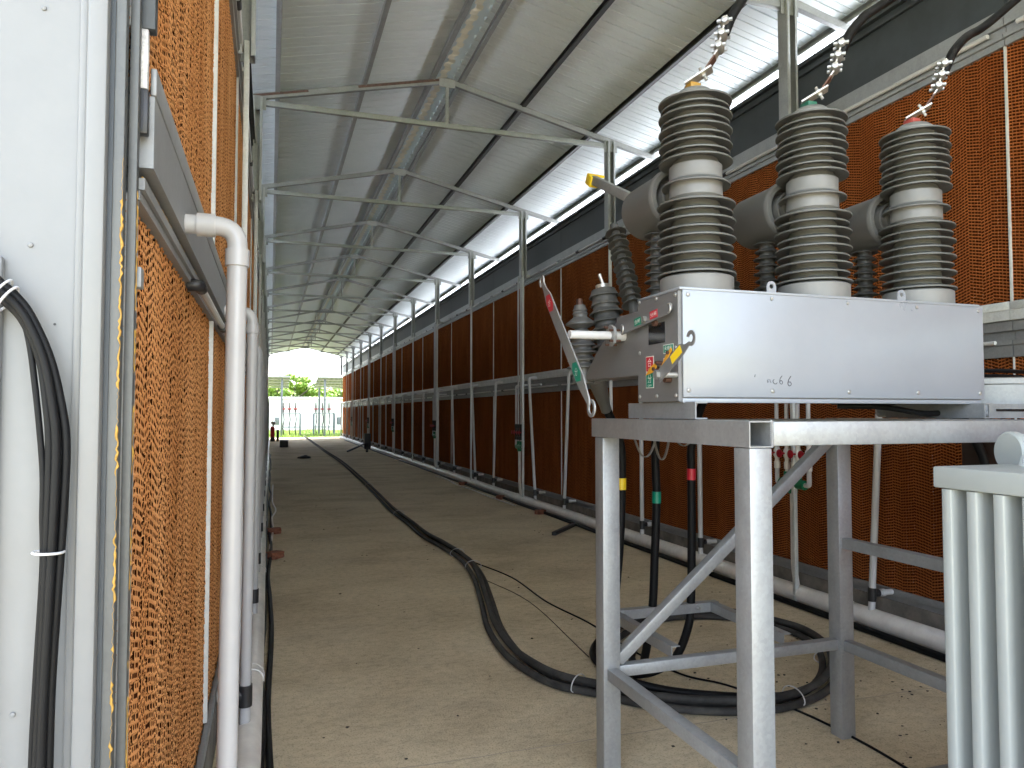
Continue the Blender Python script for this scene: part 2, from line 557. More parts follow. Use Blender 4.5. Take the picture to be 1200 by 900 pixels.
def truss_part(y):
    m = MB()
    m.beam((XL - 0.02, y, Z_TIE), (XR + 0.02, y, Z_TIE), 0.055, 0.06, bev=0.004)
    m.beam((XC, y, Z_TIE + 0.03), (XC, y, APEX - 0.06), 0.04, 0.012, up=(0, 1, 0))
    m.beam((XC + 0.014, y + 0.012, Z_TIE + 0.03), (XC + 0.014, y + 0.012, APEX - 0.06), 0.012, 0.03, up=(0, 1, 0))
    for x in (XL, XR):
        m.box((x - 0.09, y - 0.034, Z_TIE - 0.09), (x + 0.09, y - 0.029, Z_TIE + 0.07))
    t = m.build("truss", M['galv_dull'], shed)
    for s in (-1, 1):
        c = MB()
        a = Vector((XC, y, APEX - 0.03))
        e = Vector((XC + s * 2.98, y, roof_z(XC + 2.98) - 0.03))
        c.beam(a, e, 0.006, 0.06, bev=0)                       # web
        for dz in (-0.031, 0.031):
            c.beam(a + Vector((0, 0.022, dz)), e + Vector((0, 0.022, dz)), 0.05, 0.005)
        c.build("top_chord", M['galv_dull'], t)
    pl = MB()
    for k in range(8):
        b = Vector((XC + (k - 4) * 0.05, y, 0))
    pl.box((XC - 0.1, y - 0.012, APEX - 0.12), (XC + 0.1, y - 0.006, APEX - 0.02))
    pl.build("gusset_plate", M['galv'], t)
    return t

def column_part(x, y):
    m = MB()
    z0, z1 = 3.98, Z_TIE + 0.05
    m.box((x - 0.05, y + 0.055, z0), (x + 0.05, y + 0.061, z1))            # web
    for sx in (-1, 1):
        m.box((x + sx * 0.05 - 0.003, y - 0.06, z0), (x + sx * 0.05 + 0.003, y + 0.0549, z1))
        m.box((x + sx * 0.05 - sx * 0.003, y - 0.066, z0), (x + sx * 0.028, y - 0.0605, z1))
    c = m.build("column", M['galv'], shed)
    b = MB()
    b.box((x - 0.018, y - 0.018, 0.0), (x + 0.018, y + 0.018, z0 + 0.12), 0.004)
    b.build("post", M['galv_pale'], c)
    return c

tr0 = truss_part(Y0)
cl0 = column_part(XL, Y0)
cr0 = column_part(XR, Y0)
for k in range(1, NTR):
    copy_part(tr0, shed, (0, k * PITCHY, 0))
    copy_part(cl0, shed, (0, k * PITCHY, 0))
    copy_part(cr0, shed, (0, k * PITCHY, 0))
# rust on the chord of the nearest truss in view
m = MB()
yy = Y0 + PITCHY
for (t0, t1, h) in ((0.02, 0.36, 0.03), (0.55, 0.98, 0.026)):
    a = Vector((XC - 2.98 * t0, yy - 0.004, roof_z(XC - 2.98 * t0) - 0.018))
    b = Vector((XC - 2.98 * t1, yy - 0.004, roof_z(XC - 2.98 * t1) - 0.018))
    m.beam(a, b, 0.004, h)
m.build("rust_patch", M['rust'], shed)

YS, YE = -2.8, 48.6
for s in (-1, 1):
    for dx in (0.20, 1.02, 2.0, 2.86):
        x = XC + s * dx
        z = roof_z(x) + 0.035
        m = MB()
        dark = dx > 0.5 and s > 0
        m.box((x - 0.003, YS + 0.05, z - 0.032), (x + 0.003, YE - 0.05, z + 0.034))
        m.box((x - 0.045 if s > 0 else x + 0.045, YS + 0.05, z - 0.0345), (x, YE - 0.05, z - 0.0325))
        m.box((x - 0.045 if s > 0 else x + 0.045, YS + 0.05, z + 0.0345), (x, YE - 0.05, z + 0.0365))
        m.box((x - s * 0.047, YS + 0.05, z - 0.0345), (x - s * 0.045, YE - 0.05, z - 0.018))
        m.build("purlin", M['dark_steel'] if (s > 0 and dx in (1.02, 2.0)) else M['purlin'], shed)

# ribbed sheets: trapezoid ribs run down the slope, 0.2 m apart
def sheet(s):
    prof = []
    y = YS
    while y < YE - 0.2:
        prof += [(y, 0.0), (y + 0.070, 0.0), (y + 0.0705, 0.014), (y + 0.0775, 0.014), (y + 0.078, 0.0), (y + 0.150, 0.0), (y + 0.1506, 0.05), (y + 0.1664, 0.05), (y + 0.167, 0.0)]
        y += 0.2
    prof.append((y, 0.0))
    xs = [XC + s * d for d in (0.10, 1.02, 2.0, 3.16)]
    vs, fs = [], []
    n = len(xs)
    for (yy, h) in prof:
        for x in xs:
            vs.append((x, yy, roof_z(x) + 0.075 + h))
    for i in range(len(prof) - 1):
        for k in range(n - 1):
            fs.append((i * n + k, i * n + k + 1, (i + 1) * n + k + 1, (i + 1) * n + k))
    m = MB().add(vs, fs)
    return m.build("roof_sheet", M['roof'], shed, smooth=0)
sheet(-1)
sheet(1)
# ridge cap: two flat leaves with a scalloped lip, above the sheet ends
m = MB()
vs, fs = [], []
n = 0
y = YS
rows = []
while y < YE:
    ph = (y / 0.1)
    d = 0.20 + 0.010 * math.sin(2 * math.pi * ph / 2)
    rows.append([(XC - 0.34, y, roof_z(XC - 0.34) + 0.118), (XC, y, roof_z(XC) + 0.125), (XC + 0.34, y, roof_z(XC + 0.34) + 0.118)])
    y += 0.4
for r_ in rows:
    vs += r_
for i in range(len(rows) - 1):
    for k in range(2):
        fs.append((i * 3 + k, i * 3 + k + 1, (i + 1) * 3 + k + 1, (i + 1) * 3 + k))
m.add(vs, fs)
m.build("ridge_cap", M['roof'], shed, smooth=0)
m = MB()
vs, fs = [], []
y = YS
i = 0
while y < YE:
    w = math.sin(2 * math.pi * y / 0.2)
    xa = XC - 0.085 + 0.014 * (1 if w > 0.2 else (-1 if w < -0.2 else w * 5))
    vs += [(xa - 0.01, y, roof_z(xa) + 0.035), (xa + 0.07, y, roof_z(xa) + 0.03)]
    if i:
        fs.append((2 * i - 2, 2 * i - 1, 2 * i + 1, 2 * i))
    i += 1
    y += 0.0125 if y < 25 else 0.025
m.add(vs, fs)
m.build("foam_filler_strip", mat("cream_foam_filler", (0.80, 0.78, 0.68), 0.8), shed, smooth=0)

# ------------------------------------------------------------------ pad walls: bays of stacked containers behind cooling pads
PW, PH = 1.9, 1.74
def pad_mesh(name, seed, pitch_y=0.0235, pitch_z=0.0215, mouth=1.0):
    """corrugated cellulose face: lens-shaped flute mouths between zigzag ridges; local y along the wall, z up, mouth faces -x"""
    rg = np.random.default_rng(seed)
    ny, nz = int(round(PW / pitch_y)), int(PH / pitch_z)
    V, Fc = [], []
    ph = 0.0
    slope = 0.26
    left = rg.integers(3, 8)
    for i in range(ny):
        left -= 1
        if left <= 0:
            slope = -np.sign(slope) * rg.uniform(0.16, 0.36)
            left = rg.integers(3, 8)
        ph = (ph + slope + rg.uniform(-0.05, 0.05)) % 1.0
        yc = (i + 0.5) * pitch_y
        k = np.arange(nz)
        zc = (k + ph) * pitch_z
        d = rg.uniform(-0.0022, 0.0022, nz) + 0.0014 * np.sin(i * 1.3)
        hw = 0.5 * pitch_y
        hh = 0.5 * pitch_z
        # outer frame (rect with mid points), mouth ring, deep ring
        tilt = slope * pitch_z / pitch_y * 0.5
        oy = np.array([-hw, 0, hw, hw, 0, -hw])
        oz = np.array([-hh, -hh, -hh, hh, hh, hh])
        iy = np.array([-hw * 0.84, 0, hw * 0.84, hw * 0.84, 0, -hw * 0.84])
        if slope > 0:
            iz = hh * np.array([-0.78, -0.62, -0.32, 0.76, 0.62, 0.30])
        else:
            iz = hh * np.array([-0.32, -0.62, -0.78, 0.30, 0.62, 0.76])
        iz = iz * mouth
        ox = np.array([0.0025, -0.002, 0.0025, 0.0025, -0.002, 0.0025])
        for (ay, az, ax) in ((oy, oz, ox), (iy, iz, np.full(6, 0.001)), (iy * 0.9, iz * 0.95 + (0.010 if i % 2 else -0.008), np.full(6, 0.085))):
            V.append(np.stack([np.broadcast_to(ax, (nz, 6)) + (d[:, None] if ax[0] < 0.01 else 0), np.broadcast_to(yc + ay, (nz, 6)), zc[:, None] + az[None, :]], axis=-1))
    arr = np.stack(V).reshape(ny, 3, nz, 6, 3).transpose(0, 2, 1, 3, 4).reshape(ny * nz, 18, 3)
    q = []
    for a in range(6):
        b = (a + 1) % 6
        q.append((a, b, 6 + b, 6 + a))
        q.append((6 + a, 6 + b, 12 + b, 12 + a))
    q.append((12, 13, 14, 17))
    q.append((14, 15, 16, 17))
    q = np.array(q)
    faces = (q[None] + (np.arange(ny * nz) * 18)[:, None, None]).reshape(-1, 4)
    me = bpy.data.meshes.new(name)
    me.vertices.add(arr.shape[0] * 18)
    me.vertices.foreach_set("co", arr.reshape(-1).astype(np.float32))
    me.loops.add(faces.size)
    me.loops.foreach_set("vertex_index", faces.reshape(-1).astype(np.int32))
    me.polygons.add(len(faces))
    me.polygons.foreach_set("loop_start", (np.arange(len(faces)) * 4).astype(np.int32))
    me.polygons.foreach_set("loop_total", np.full(len(faces), 4, np.int32))
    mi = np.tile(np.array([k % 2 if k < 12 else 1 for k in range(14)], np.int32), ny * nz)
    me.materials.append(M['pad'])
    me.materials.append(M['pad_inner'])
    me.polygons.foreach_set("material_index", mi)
    me.update(calc_edges=True)
    return me
PADS_L = [pad_mesh("cooling_pad", 5, 0.0165, 0.0208, 0.84), pad_mesh("cooling_pad", 12, 0.0165, 0.0208, 0.84)]
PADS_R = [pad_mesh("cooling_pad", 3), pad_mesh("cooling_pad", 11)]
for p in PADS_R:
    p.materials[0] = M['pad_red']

ORD = ["first", "second", "third", "fourth", "fifth", "sixth", "seventh", "eighth", "ninth", "tenth", "eleventh", "twelfth", "thirteenth", "fourteenth"]

def bay(s, xf, y0, L, label, idx):
    """one container bay; s=+1: right wall (faces -x), s=-1: left wall (faces +x)"""
    t = thing("container_bay", label, "container", (xf, y0, 0), "cooling pad container bays of the " + ("right" if s > 0 else "left") + " wall")
    X = lambda d: xf + s * d            # d > 0: into the wall, d < 0: into the corridor
    y1 = y0 + L
    e = 0.003 if not (s < 0 and idx == 0) else 0.064
    zlo = 2.0 if s < 0 else 1.955
    m = MB()
    m.box((X(0.06), y0 + e, 0.0), (X(2.4), y1 - 0.003, 4.66))
    body = m.build("body", M['white_paint'], t, smooth=0)
    m = MB()
    m.box((X(-0.02), y0 + e, 0.0), (X(0.059), y1 - 0.003, 0.198))
    m.build("plinth", M['plinth'], t, smooth=0)
    m = MB()                                                    # bottom trough
    m.box((X(-0.015), y0 + e, 0.2), (X(0.059), y1 - 0.003, 0.235))
    m.box((X(-0.022), y0 + e, 0.237), (X(0.0), y1 - 0.003, 0.285), 0.003)
    m.build("bottom_rail", M['galv_dull'], t)
    m = MB()                                                    # middle band: flat, groove, gutter
    if s > 0:
        for d_, za_, zb_ in ((-0.012, 1.955, 2.03), (-0.020, 2.032, 2.062), (0.012, 2.064, 2.12), (-0.012, 2.122, 2.185)):
            m.box((X(d_), y0 + e, za_), (X(0.059), y1 - 0.003, zb_))
        g0, g1, g2 = 2.188, 2.25, 2.305
    else:
        for d_, za_, zb_ in ((-0.012, 2.0, 2.018), (-0.020, 2.02, 2.042), (0.006, 2.044, 2.060)):
            m.box((X(d_), y0 + e, za_), (X(0.059), y1 - 0.003, zb_))
        g0, g1, g2 = 2.062, 2.20, 2.255
    m.build("middle_rail", M['galv_dull'], t, smooth=0)
    m = MB()
    m.box((X(-0.034), y0 + e, g0), (X(0.03), y1 - 0.003, g1))
    m.box((X(-0.037), y0 + e, g1 + 0.002), (X(-0.026), y1 - 0.003, g2), 0.003)
    m.box((X(-0.006), y0 + e, g1 + 0.002), (X(0.03), y1 - 0.003, g2 - 0.007))
    m.build("gutter", M['galv_dull'] if s < 0 else M['galv_pale'], t)
    zsp = 2.05 if s > 0 else 1.995
    m = MB()                                                    # top band
    m.box((X(-0.014), y0 + e, 3.955), (X(0.059), y1 - 0.003, 4.0))
    m.box((X(-0.03), y0 + e, 4.002), (X(0.059), y1 - 0.003, 4.03))
    m.box((X(0.0), y0 + e, 4.032), (X(0.059), y1 - 0.003, 4.085))
    m.box((X(-0.02), y0 + e, 4.088), (X(0.059), y1 - 0.003, 4.20))
    m.build("top_rail", M['galv'], t, smooth=0)
    m = MB()
    m.box((X(-0.005), y0 + e, 4.203), (X(0.059), y1 - 0.003, 4.585))
    m.box((X(-0.03), y0 + e, 4.588), (X(0.059), y1 - 0.003, 4.612))
    m.box((X(-0.012), y0 + e, 4.615), (X(0.3), y1 - 0.003, 4.655))
    m.box((X(-0.05), y0 + e, 4.658), (X(0.35), y1 - 0.003, 4.69))
    m.build("fascia", M['fascia'], t, smooth=0)
    # pads: two to a tier, shared meshes
    for tier, z in ((0, 0.27 if s < 0 else 0.235), (1, 2.262 if s > 0 else 2.23)):
        for h in (0, 1):
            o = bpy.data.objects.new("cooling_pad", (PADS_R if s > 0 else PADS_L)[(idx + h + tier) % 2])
            COL.objects.link(o)
            o.parent = t
            sy = L / 2 / PW
            if s > 0:
                o.location = (0.006, h * L / 2, z)
                o.scale = (1, sy, 1)
            else:
                o.rotation_euler = (0, 0, math.pi)
                o.location = (-0.006, (h + 1) * L / 2, z)
                o.scale = (1, sy, 1)
    ws = 0.013
    for ym in ((y0, y0 + L / 2) if s < 0 else (y0,)):
        for za, zb in ((0.287, zlo - 0.002), (2.307, 3.953)):
            wd = ws if za > 1 or s < 0 else ws * 0.45
            m = MB()
            m.box((X(-0.010), max(ym - wd, y0 + e), za), (X(0.008), ym + wd, zb))
            m.build("stile", M['galv_pale'], t, smooth=0)
    # thin white pipe in the middle groove and along the top, with black unions
    m = MB()
    ya_ = y0 + (1.02 if s < 0 else 0.1)
    m.cyl((X(-0.036), ya_, zsp), (X(-0.036), y1 - 0.1, zsp), 0.0125, 10)
    wp = m.build("sprinkler_pipe", M['pvc'], t)
    m = MB()
    m.cyl((X(-0.034), y0 + 0.1, 4.06), (X(-0.034), y1 - 0.1, 4.06), 0.016, 10)
    wq = m.build("sprinkler_pipe", M['pvc'], t)
    if s < 0:
        u = MB()
        u.tube(round_path([(X(-0.036), ya_ + 0.05, zsp), (X(-0.036), ya_ - 0.02, zsp), (X(-0.002), ya_ - 0.02, zsp)], 0.02), 0.019, 12)
        u.build("elbow", M['black'], wp)
    for q in ((0.55, 0.8)):
        for z, w_ in ((zsp, wp), (4.06, wq)):
            u = MB()
            u.cyl((X(-0.036), y0 + q * L - 0.05, z), (X(-0.036), y0 + q * L + 0.05, z), 0.021, 12)
            u.build("union", M['black'], w_)
    return t

XFR, LR = 4.46, 3.8
bays_r = []
for i in range(-1, 13):
    y0 = -0.4 + LR * i
    if i == -1:
        lab = "right wall bay beside the camera, nearer than the whole steel stand"
    elif i == 0:
        lab = "right wall bay at the right edge, nearer than the thin pale strip"
    else:
        lab = "right wall bay of dark brown cooling pads, %s from the thin pale strip" % ORD[i - 1]
    bays_r.append(bay(1, XFR, y0, LR, lab, i))
XFL, LL = -0.25, 3.95
bays_l = []
for i in range(12):
    y0 = 1.45 + LL * i
    if i == 0:
        lab = "nearest left container with white end panel and bright orange cooling pads"
    else:
        lab = "left-hand wall bay of orange cooling pads, %s from the camera" % ORD[i]
    bays_l.append(bay(-1, XFL, y0, LL, lab, i))

# white painted end of the nearest left container
c0 = bays_l[0]
m = MB()
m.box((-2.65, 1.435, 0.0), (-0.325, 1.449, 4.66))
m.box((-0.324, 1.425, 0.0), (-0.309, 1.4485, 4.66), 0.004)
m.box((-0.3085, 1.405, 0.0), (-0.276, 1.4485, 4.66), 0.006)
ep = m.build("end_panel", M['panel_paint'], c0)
m = MB()
m.box((-0.95, 1.418, 0.3), (-0.428, 1.4345, 1.862), 0.004)
m.box((-0.90, 1.412, 0.35), (-0.455, 1.4175, 1.80), 0.003)
m.build("door", M['panel_paint'], ep)
m = MB()
for (x, z) in ((-0.392, 1.886), (-0.3705, 1.560), (-0.381, 2.30), (-0.40, 1.1)):
    m.lathe([(0.0045, 0), (0.0045, 0.001), (0.0036, 0.0026), (0.0, 0.0034)], (x, 1.4348, z), (0, -1, 0), 14)
m.build("screw", M['panel_paint'], ep)
m = MB()
m.cyl((-0.353, 1.4349, 1.752), (-0.353, 1.4338, 1.752), 0.0022, 10)
m.build("screw_hole", M['black'], ep)
# corner profiles: dark seal, galvanised angle with smeared yellow sealant
m = MB()
m.box((-0.2755, 1.425, 0.0), (-0.268, 1.4485, 4.66))
m.build("rubber_seal", M['fascia'], c0, smooth=0)
m = MB()
m.box((-0.2678, 1.422, 0.0), (-0.250, 1.4485, 4.66), 0.003)
m.box((-0.249, 1.452, 0.0), (-0.234, 1.475, 4.66), 0.002)
m.box((-0.249, 1.4765, 0.0), (-0.2405, 1.518, 4.66), 0.0)
ca = m.build("corner_angle", M['corner'], c0)
rg = random.Random(5)
def bead(fn, t0, t1, step, w, keep):
    pts, rad = [], []
    t = t0
    on = True
    while t < t1:
        if rg.random() < 0.18:
            on = rg.random() < keep
        pts.append(fn(t))
        rad.append(w * rg.uniform(0.45, 1.3) if on else 0.0003)
        t += step
    mb_ = MB()
    mb_.tube(pts, w, 7, True, rad)
    return mb_.build("sealant_bead", M['foam'], c0, smooth=60)
bead(lambda z: (-0.2348 + rg.uniform(-0.0006, 0.0006), 1.462 + rg.uniform(-0.004, 0.004), z), 0.5, 2.02, 0.007, 0.0028, 0.6)
bead(lambda z: (-0.2505 + rg.uniform(-0.003, 0.001), 1.4220, z), 0.5, 2.05, 0.006, 0.0022, 0.45)
bead(lambda y: (-0.2385 + rg.uniform(-0.001, 0.001), y, 2.052 + rg.uniform(-0.002, 0.002)), 1.54, 5.2, 0.02, 0.0036, 0.9)
# upper corner bracket with worn white paint, black foot
m = MB()
m.box((-0.247, 1.478, 2.115), (-0.222, 1.500, 2.20), 0.003)
m.box((-0.2335, 1.4765, 2.12), (-0.2295, 1.478, 2.195))
m.build("foot_cap", M['black'], c0)
m = MB()
m.box((-0.245, 1.480, 2.2002), (-0.224, 1.498, 2.32), 0.002)
m.build("slide_bar", mat("scuffed_white_paint", (0.75, 0.74, 0.72), 0.4, col2=(0.30, 0.30, 0.31), scale=40), c0)
m = MB()
m.box((-0.247, 1.477, 2.312), (-0.212, 1.506, 2.9), 0.003)
m.build("cover_channel", M['fascia'], c0)
m = MB()
m.box((-0.2395, 1.4805, 1.83), (-0.228, 1.512, 1.868), 0.002)
m.build("clip", M['galv_dull'], c0)

# ------------------------------------------------------------------ white pipes
def down_pipe(s, xt, yt, xb, yb, x_wall, label, group, r=0.025):
    t = thing("down_pipe", label, "pipe", (xb, yb, 0.18), group)
    zt = 2.215 if s > 0 else 2.092
    xs = -s
    m = MB()
    m.tube(round_path([(x_wall, yt, zt), (xt, yt, zt), (xb, yb, 0.125)], 0.055, 7), r, 14)
    m.build("pipe", (M['pvc'] if s > 0 else M['pvc_left']), t)
    m = MB()
    d = (Vector((xb, yb, 0.125)) - Vector((xt, yt, zt))).normalized()
    a = Vector((xt, yt, zt)) + d * 0.06
    m.cyl(a, a + d * 0.045, r * 1.2, 16)
    m.build("elbow_socket", (M['pvc'] if s > 0 else M['pvc_left']), t)
    m = MB()
    b = Vector((xt, yt, zt)) + Vector((s, 0, 0)) * 0.055
    m.cyl(b, b + Vector((s * 0.045, 0, 0)), r * 1.2, 16)
    m.build("elbow_socket", (M['pvc'] if s > 0 else M['pvc_left']), t)
    # black tee near the foot, with a stub to the wall trough
    p = Vector((xb, yb, 0.125)) - d * 0.10
    m = MB()
    m.cyl(p - d * 0.085, p + d * 0.015, r * 1.25, 16)
    m.cyl(p - d * 0.04, p - d * 0.04 + Vector((s * 0.06, 0, 0)), r * 1.1, 14)
    m.build("tee_coupling", M['black'], t)
    m = MB()
    q = p - d * 0.04 + Vector((s * 0.061, 0, 0))
    m.cyl(q, Vector((x_wall, q.y, q.z)), r * 0.85, 14)
    m.cyl(q + Vector((s * 0.02, 0, 0)), q + Vector((s * 0.05, 0, 0)), r * 1.15, 14)
    m.build("stub", (M['pvc'] if s > 0 else M['pvc_left']), t)
    return t

right_pipes = [(4.28, 4.39), (6.73, 6.66), (8.0, 7.92), (10.27, 10.38), (12.08, 11.65), (14.07, 14.1), (15.9, 15.45), (17.8, 17.4)] + [(y, y * 0.99) for y in (19.4, 21.4, 23.2, 25.0, 26.9, 28.8, 30.7, 32.6, 34.5, 36.4, 38.3, 40.2, 42.1, 44.0, 45.9, 47.8)]
rl = ["white downpipe on the right wall behind the transformer end of the steel stand", "white downpipe on the right wall seen beside the red-taped cable under the breaker",
      "white downpipe on the right wall seen between the yellow-taped and green-taped cables", "white downpipe just left of the steel stand, below the red and green lever",
      "white downpipe on the right, leaning, just right of the four-pipe valve set"]
for i, (yt, yb) in enumerate(right_pipes):
    lab = rl[i] if i < 5 else "white right wall downpipe, %s beyond the leaning one beside the valve set" % ORD[min(i - 5, 13)]
    if i - 5 >= 14:
        lab = "one of the smallest white downpipes at the far end of the right wall"
    down_pipe(1, 4.285, yt, 4.245, yb, XFR - 0.03, lab, "white downpipes along the right wall")
left_y = [2.06, 3.78, 5.78, 7.25, 9.2, 11.1, 13.0, 14.9, 16.8, 18.7, 20.6, 22.5, 24.4, 26.3, 28.2, 30.1, 32.0, 33.9, 35.8, 37.7, 39.6, 41.5, 43.4]
for i, y in enumerate(left_y):
    lab = "nearest and thickest white downpipe in front of the left orange pads" if i == 0 else "white downpipe in the left row, %s from the camera" % (ORD[i] if i < 14 else "far")
    if i >= 9:
        lab = "one of the far white downpipes of the left row that overlap one another"
    down_pipe(-1, -0.088, y, -0.098, y - 0.02, XFL + 0.028, lab, "white downpipes along the left wall", 0.0255)

def main_pipe(x, ya, yb, z, r, label, step, joints):
    t = thing("main_pipe", label, "pipe", (x, ya, 0))
    m = MB()
    pts = [(x + 0.012 * math.sin(y * 0.35), y, z + 0.003 * math.sin(y * 0.8)) for y in np.arange(ya, yb, 0.8)]
    m.tube(pts, r, 24)
    m.build("pipe", M['pvc_dusty'], t)
    for y in joints:
        c = MB()
        xx = x + 0.012 * math.sin(y * 0.35)
        zz = z + 0.003 * math.sin(y * 0.8)
        for q in (0, 0.09):
            c.lathe([(r, 0), (r + 0.006, 0.002), (r + 0.006, 0.014), (r, 0.016)], (xx, y + q, zz), (0, 1, 0), 28)
        c.lathe([(r + 0.001, 0.0), (r + 0.004, 0.001), (r + 0.004, 0.089), (r + 0.001, 0.09)], (xx, y + 0.008, zz), (0, 1, 0), 28)
        c.build("joint_collar", M['pvc_dusty'], t)
    return t
main_pipe(4.245, 0.5, 48.4, 0.079, 0.075, "long thick dusty white pipe on the floor along the right wall", 6, (4.62, 8.6, 12.5, 18, 24, 30, 36, 42))
main_pipe(-0.098, 1.6, 46.0, 0.072, 0.066, "long thick dusty white pipe on the floor along the left wall", 6, (4.5, 7.5, 11, 17, 24, 31, 38))

# valve sets with four thin supply pipes beside every other column
def manifold(y, label):
    t = thing("valve_set", label, "valve set", (4.2, y, 0), "valve sets on the right wall")
    x = 4.22
    ys = [y - 0.20, y - 0.07, y + 0.07, y + 0.20]
    m = MB()
    r = 0.017
    for i, yy in enumerate(ys):
        if i in (1, 2):
            top = 4.06
            e = y + (-0.9 if i == 1 else 0.9)
            m.tube(round_path([(x, yy, 1.0), (x, yy, top), (x + 0.17, yy, top)], 0.03), r, 10)
        else:
            e = yy + (-0.45 if i == 0 else 0.45)
            m.tube(round_path([(x, yy, 1.0), (x, yy, 2.09), (x + 0.17, yy, 2.09), (x + 0.17, e, 2.09)], 0.03), r, 10)
    m.build("supply_pipe", M['pvc'], t)
    for yy in ys:
        m = MB()
        m.lathe([(0, 1.12), (0.026, 1.12), (0.026, 1.18), (0.018, 1.185), (0.020, 1.21), (0.030, 1.23), (0.030, 1.28), (0.020, 1.30), (0.018, 1.325), (0.026, 1.33), (0.026, 1.40), (0, 1.40)], (x, yy, 0), (0, 0, 1), 14)
        vb_ = m.build("valve", M['pvc_dusty'] if y < 6 else M['black'], t)
        m = MB()
        m.lathe([(0.008, -0.055), (0.008, 0), (0.012, 0), (0.034, 0.004), (0.036, 0.012), (0.026, 0.016), (0.008, 0.012), (0, 0.012)], (x - 0.07, yy, 1.255), (-1, 0, 0), 16)
        m.build("tap_wheel", M['tap_red'], vb_)
    m = MB()
    m.cyl((x, y - 0.15, 1.0), (x, y + 0.15, 1.0), 0.04, 14)
    m.cyl((x, y - 0.07, 1.0), (x, y - 0.07, 1.10), 0.03, 14)
    m.cyl((x, y + 0.07, 1.0), (x, y + 0.07, 1.10), 0.03, 14)
    m.cyl((x, y, 1.0), (x, y, 0.92), 0.04, 14)
    m.build("header_fitting", M['tap_green'], t)
    for sgn in (-1, 1):
        m = MB()
        m.tube(round_path([(x, y + sgn * 0.15, 1.0), (x, y + sgn * 0.20, 1.0), (x, y + sgn * 0.20, 1.13)], 0.02), 0.02, 10)
        m.build("elbow", M['pvc'], t)
    m = MB()
    m.tube(round_path([(x, y, 0.93), (x, y, 0.30), (4.245, y, 0.14)], 0.06), 0.026, 14)
    m.build("riser", M['pvc_dusty'], t)
    return t
mlab = ["white valve set with red taps and green fitting, glimpsed through the steel stand", "white four-pipe valve set nearest the camera left of the stand"]
for i in range(6):
    manifold(5.28 + 7.12 * i if i else 5.2, mlab[i] if i < 2 else "valve set on the right wall, %s beyond the one nearest the steel stand" % ORD[i - 2])

# ------------------------------------------------------------------ steel stand
ST = thing("steel_stand", "tall galvanised square-tube stand carrying the breaker", "stand", (1.4, 1.92, 0))
W = 0.082
xa, xb, yn, yf, zt = 1.44, 2.72, 1.96, 3.01, 1.575      # leg centre lines, top of rails
def leg(x, y):
    m = MB()
    m.box((x - W / 2, y - W / 2, 0), (x + W / 2, y + W / 2, zt - W - 0.002), 0.004)
    return m.build("leg", M['galv'], ST)
leg(xa, yn); leg(xa, yf); leg(xb, yf); leg(xb, yn)
def hollow_y(x0, x1, y0, y1, z0, z1, w=0.004):
    m = MB()
    m.box((x0, y0, z0), (x0 + w, y1, z1))
    m.box((x1 - w, y0, z0), (x1, y1, z1))
    m.box((x0 + w, y0, z1 - w), (x1 - w, y1, z1))
    m.box((x0 + w, y0, z0), (x1 - w, y1, z0 + w))
    return m
hollow_y(xa - W / 2 - 0.002, xa + W / 2 + 0.002, yn - W / 2 - 0.002, yf + W / 2 + 0.03, zt - W, zt).build("side_rail", M['galv'], ST, smooth=0)
hollow_y(xb - W / 2, xb + W / 2, yn - W / 2, yf + W / 2, zt - W, zt).build("side_rail", M['galv'], ST, smooth=0)
m = MB(); m.box((xa + W / 2 + 0.0035, yn - W / 2 + 0.004, zt - W + 0.004), (xb - W / 2 - 0.001, yn + W / 2 - 0.004, zt - 0.002), 0.004)
m.build("front_rail", M['galv'], ST)
m = MB(); m.box((xb + W / 2 + 0.001, yn - W / 2 + 0.004, zt - W + 0.004), (3.7, yn + W / 2 - 0.004, zt - 0.002), 0.004)
m.build("front_rail", M['galv'], ST)
m = MB(); m.box((xa + W / 2 + 0.0035, yf - W / 2, zt - W), (3.7, yf + W / 2, zt - 0.003), 0.004)
m.build("rear_rail", M['galv_dull'], ST)
m = MB()
rg = random.Random(3)
for k in range(14):
    a = rg.uniform(0, 1)
    m.lathe([(0.006, -0.003), (0.0065, 0), (0.004, 0.004), (0, 0.005)], (xa + W / 2 + 0.003, yn - W / 2 + 0.0035 + 0.0, zt - W + 0.004 + (W - 0.006) * k / 13), (0.3, -1, 0), 8)
m.build("weld_bead", M['galv'], ST)
b = 0.05
zl = 0.455
m = MB(); m.box((xa - b / 2, yn + W / 2 + 0.001, zl - b / 2), (xa + b / 2, yf - W / 2 - 0.001, zl + b / 2), 0.003); m.build("lower_rail", M['galv'], ST)
m = MB(); m.box((xb - b / 2, yn + W / 2 + 0.001, zl - b / 2), (xb + b / 2, yf - W / 2 - 0.001, zl + b / 2), 0.003); m.build("lower_rail", M['galv_dull'], ST)
m = MB(); m.box((xa + W / 2 + 0.001, yf - b / 2, zl - b / 2), (xb - W / 2 - 0.001, yf + b / 2, zl + b / 2), 0.003); m.build("lower_rail", M['galv'], ST)
m = MB(); m.box((xb - 0.025, yn + W / 2 + 0.001, 0.93), (xb - 0.021, yf - W / 2 - 0.001, 0.98)); m.box((xb - 0.0205, yn + W / 2 + 0.001, 0.976), (xb + 0.025, yf - W / 2 - 0.001, 0.98)); m.build("angle_rail", M['galv_dull'], ST, smooth=0)
m = MB(); m.beam((xa + W / 2, yf - 0.002, 0.50), (xb - W / 2, yf - 0.002, 1.485), b, b, up=(0, 1, 0), bev=0.003); m.build("brace", M['galv'], ST)
